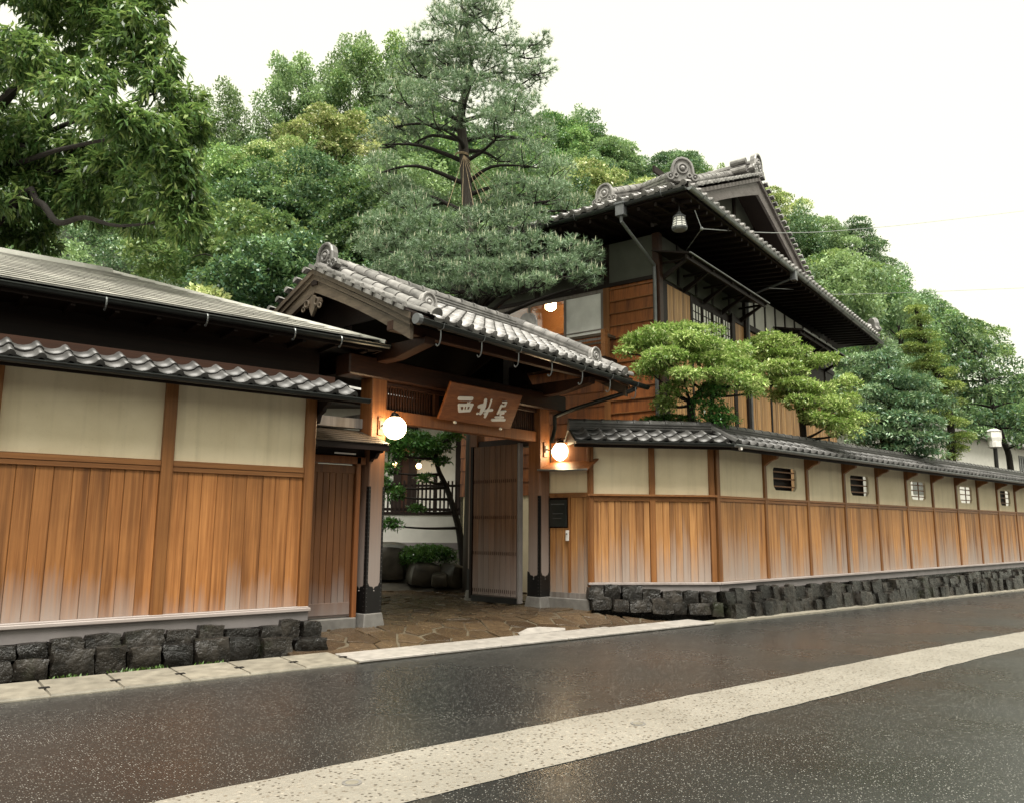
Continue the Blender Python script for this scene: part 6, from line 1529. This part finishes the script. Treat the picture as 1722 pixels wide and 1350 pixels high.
# ================================================================== FAR RIGHT: pale building and street lamp
fb = empty('white_building', 'plain white building behind the right wall trees', 'building', tuple(Vector((pt(1640, 800, 40).x, pt(1640, 800, 40).y, -.3))), R(3))
MB().box(-9, 14, 0, 8, 0, 6.4).build('wall', 'plaster_white', fb)
MB().box(-9.4, 14.4, -.5, 8.5, 6.4, 6.6).build('roof', 'tile', fb)
for k in range(7): MB().box(7.0 + k * .35, 7.16 + k * .35, -.05, 0, 1.0, 6.0).build('window_bar', 'lead', fb)
for a in (-7.5, -4.5): MB().box(a, a + 1.6, -.03, 0, 3.4, 4.8).build('window', 'window_glass', fb)
sl = empty('street_lamp', 'street lamp with white lantern on a dark pole behind the right wall', 'street lamp', tuple(Vector((pt(1679, 800, 27).x, pt(1679, 800, 27).y, -.1))))
zl = pt(1677, 735, 27).z + .1
MB().tube([(0, 0, 0), (0, 0, zl - .25)], .065, 10).build('pole', 'iron', sl)
MB().lathe([(.14, zl - .26), (.20, zl - .22), (.20, zl - .05)], 12).build('collar', 'white_paint', sl)
MB().lathe([(.20, zl - .05), (.23, zl + .1), (.23, zl + .3), (.2, zl + .32)], 6).build('lantern', 'paper', sl)
MB().lathe([(.25, zl + .32), (.12, zl + .40)], 6).build('cap', 'white_paint', sl)

# ================================================================== COURT behind the gate
ROTV = -YAW
def court(name, label, cat, x, y, dep, group=None): return empty(name, label, cat, tuple(pt(x, y, dep)), ROTV, group)
# garden bank
bk = MB(); bx_ = [x for x in range(560, 861, 30)]
bands = [(16.4, .17), (17.2, .45), (18.2, .75), (19.6, .92), (26, 1.0)]
bvs = []
for d, z in bands:
    for x in bx_:
        P = pt(x, 900, d); bvs.append((P.x, P.y, z + rnd.uniform(-.04, .04)))
nb = len(bx_)
struct(bk.add(bvs, [(j * nb + i, j * nb + i + 1, (j + 1) * nb + i + 1, (j + 1) * nb + i) for j in range(len(bands) - 1) for i in range(nb - 1)]).build('garden_bank', 'soil', smooth=True))
DC = 20.0
cw = empty('court_wall', 'low white plastered wall with dark picket fence inside the court', 'wall', tuple(Vector((pt(710, 900, DC).x, pt(710, 900, DC).y, .7))), ROTV)
MB().box(-2.4, 1.9, 0, .2, .42, 1.10).build('plaster_panel', 'plaster_white', cw)
MB().box(-2.4, 1.9, -.05, .25, .0, .42).build('footing', 'plinth', cw)
MB().box(-2.4, 1.9, -.02, .22, 1.10, 1.17).build('coping', 'dark_shade_wood', cw)
MB().box(-2.4, 1.9, .06, .12, 1.20, 1.27).box(-2.4, 1.9, .06, .12, 1.80, 1.86).build('fence_rail', 'dark_shade_wood', cw)
x = -2.35; k = 0
while x < 1.9:
    w = .045 if k % 6 else .10
    MB().box(x, x + w, .02, .06, 1.17, 1.95 if k % 6 else 2.08).build('picket', 'dark_shade_wood', cw); x += w + .055; k += 1
ch = empty('court_house', 'white walled court building with dark posts and warm lamps beyond the gate', 'building', tuple(Vector((pt(710, 900, 25).x, pt(710, 900, 25).y, 0.6))), ROTV)
MB().box(-4, 3.2, 0, .2, 0, 4.6).build('wall', 'plaster_white', ch)
for a in (-.78, -.30, 1.15): MB().box(a - .12, a + .12, -.12, 0, 0, 4.6).build('post', 'dark_shade_wood', ch)
MB().box(-.66, -.42, -.06, -.02, 0, 4.6).build('panel', 'beam_wood', ch)
MB().box(-4.3, 3.5, -1.2, 3.0, 4.6, 4.72).build('soffit', 'dark_shade_wood', ch)
MB().prism([(-4.4, -1.3, 4.72), (-4.4, -1.3, 4.80), (-4.4, 1.2, 6.0), (-4.4, 3.6, 4.80), (-4.4, 3.6, 4.72)], (8.0, 0, 0)).build('roof', 'tile', ch)
MB().box(-4.3, -.1, -.35, -.28, 3.2, 3.32).build('beam', 'gate_wood', ch)
for (x, y, d, r, lab) in ((664, 782, 22.5, .085, 'small glowing lamp left of the dark post inside the court'), (705, 784, 24.4, .085, 'small dim glowing lamp right of the dark post inside the court')):
    e = court('court_lamp', lab, 'lamp', x, y, d, 'small lamps inside the court')
    MB().sphere((0, 0, 0), r, 14, 8).build('bulb', 'small_light', e, smooth=True)
    MB().tube([(0, 0, r), (0, 0, r + .5)], .008, 5).lathe([(.05, r - .01), (.03, r + .03)], 10).build('stem', 'iron', e)
def rock(x, y, dep, w, h, d, k, lab):
    P = pt(x, y, dep); e = obj('garden_rock', ROCKS[k]); tag(e, lab, 'rock', 'rocks along the court bank'); e.location = P; e.scale = (w, d, h); e.rotation_euler = (.1, .1 * k, ROTV + .4 * k)
    ms = e.modifiers.new('sub', 'SUBSURF'); ms.levels = 1; ms.render_levels = 1
rock(650, 945, 17.2, 1.0, .8, .8, 0, 'large dark rock beside the left gate post')
rock(715, 966, 16.9, .72, .5, .6, 1, 'rounded rock under the clipped bush in the court')
rock(765, 970, 16.8, .55, .5, .5, 2, 'rock next to the rear gate post in the court')
rock(742, 975, 16.6, .35, .3, .35, 0, 'small stone between the two court rocks')
sb_ = pt(725, 950, 17.6); sb_.z = .5
garden_tree('clipped_bush', 'round clipped green bush on the rocks inside the court', sb_, [(722, 936, 48, 20, 17.0), (694, 942, 28, 18, 16.9), (752, 934, 26, 17, 17.0), (725, 928, 34, 14, 17.1)], (.06, .032, 'leaf_court'), 900, [sb_, pt(722, 945, 17.5)+Vector((0,0,.05)), pt(722, 938, 17.5)+Vector((0,0,.1))], trunk_r=.05, cat='bush', group='court plants')
tb_ = pt(783, 960, 17.5); tb_.z = .4
garden_tree('court_tree', 'small dark tree with forked trunk standing inside the gate', tb_,
  [(700, 748, 40, 12, 17.0), (740, 752, 36, 10, 17.2), (670, 760, 26, 14, 16.8), (720, 765, 30, 9, 17.4), (660, 745, 24, 12, 16.8), (755, 735, 30, 9, 17.4), (700, 735, 40, 9, 17.2), (745, 775, 18, 6, 17.2), (715, 805, 18, 6, 17.0), (668, 830, 22, 16, 16.6), (660, 880, 16, 13, 16.6), (702, 856, 14, 7, 16.8), (655, 790, 18, 14, 16.7), (765, 728, 20, 8, 17), (650, 815, 12, 14, 16.6)],
  (.10, .042, 'leaf_court'), 560, [tb_, pt(775, 900, 17.5), pt(765, 860, 17.4), pt(752, 820, 17.4), pt(738, 790, 17.3), pt(730, 755, 17.3), pt(715, 740, 17.2)], trunk_r=.085, shell=.5, group='court plants')
m = MB(); B_ = Vector(tb_)
E_ = None

# ================================================================== unseen houses added across the street, behind the photographer, to block low sky light
for k, (x0, w, hgt, lab) in enumerate(((-26, 11.5, 6.4, 'unseen dark wooden house added across the street at the left to block low sky'), (-13.5, 12.5, 6.9, 'unseen dark wooden house added opposite the left wall to block low sky'), (0, 12.0, 6.2, 'unseen dark wooden house added opposite the gate to block low sky'), (13, 13.0, 6.8, 'unseen dark wooden house added opposite the right wall to block low sky'), (27, 12.0, 6.4, 'unseen dark wooden house added across the street at the right to block low sky'))):
    e = empty('sky_blocker_house', lab, 'house', (x0, -8.6, gz(x0 + w)), 0, 'unseen houses added to block low sky across the street')
    MB().box(0, w, -9, 0, 0, hgt).build('wall', 'beam_wood', e)
    MB().prism([(-.4, 1.1, hgt - .1), (-.4, 1.1, hgt + .05), (-.4, -4.5, hgt + 2.4), (-.4, -10, hgt + .05), (-.4, -10, hgt - .1)], (w + .8, 0, 0)).build('roof', 'tile_dark', e)
    MB().prism([(-.1, .0, 3.1), (-.1, 0, 3.3), (-.1, 1.0, 2.95), (-.1, 1.0, 2.85)], (w + .2, 0, 0)).build('pent_roof', 'tile_dark', e)
    for a in range(3):
        f = MB().box(w * (.12 + .28 * a), w * (.12 + .28 * a) + 1.8, 0, .05, 4.0, 5.2).build('window', 'dark_shade_wood', e)
        MB().box(w * (.12 + .28 * a) + .06, w * (.12 + .28 * a) + 1.74, .05, .055, 4.06, 5.14).build('pane', 'window_glass', f)
    MB().box(w * .42, w * .42 + 1.9, 0, .06, 0, 2.2).build('door', 'slat_wood', e)
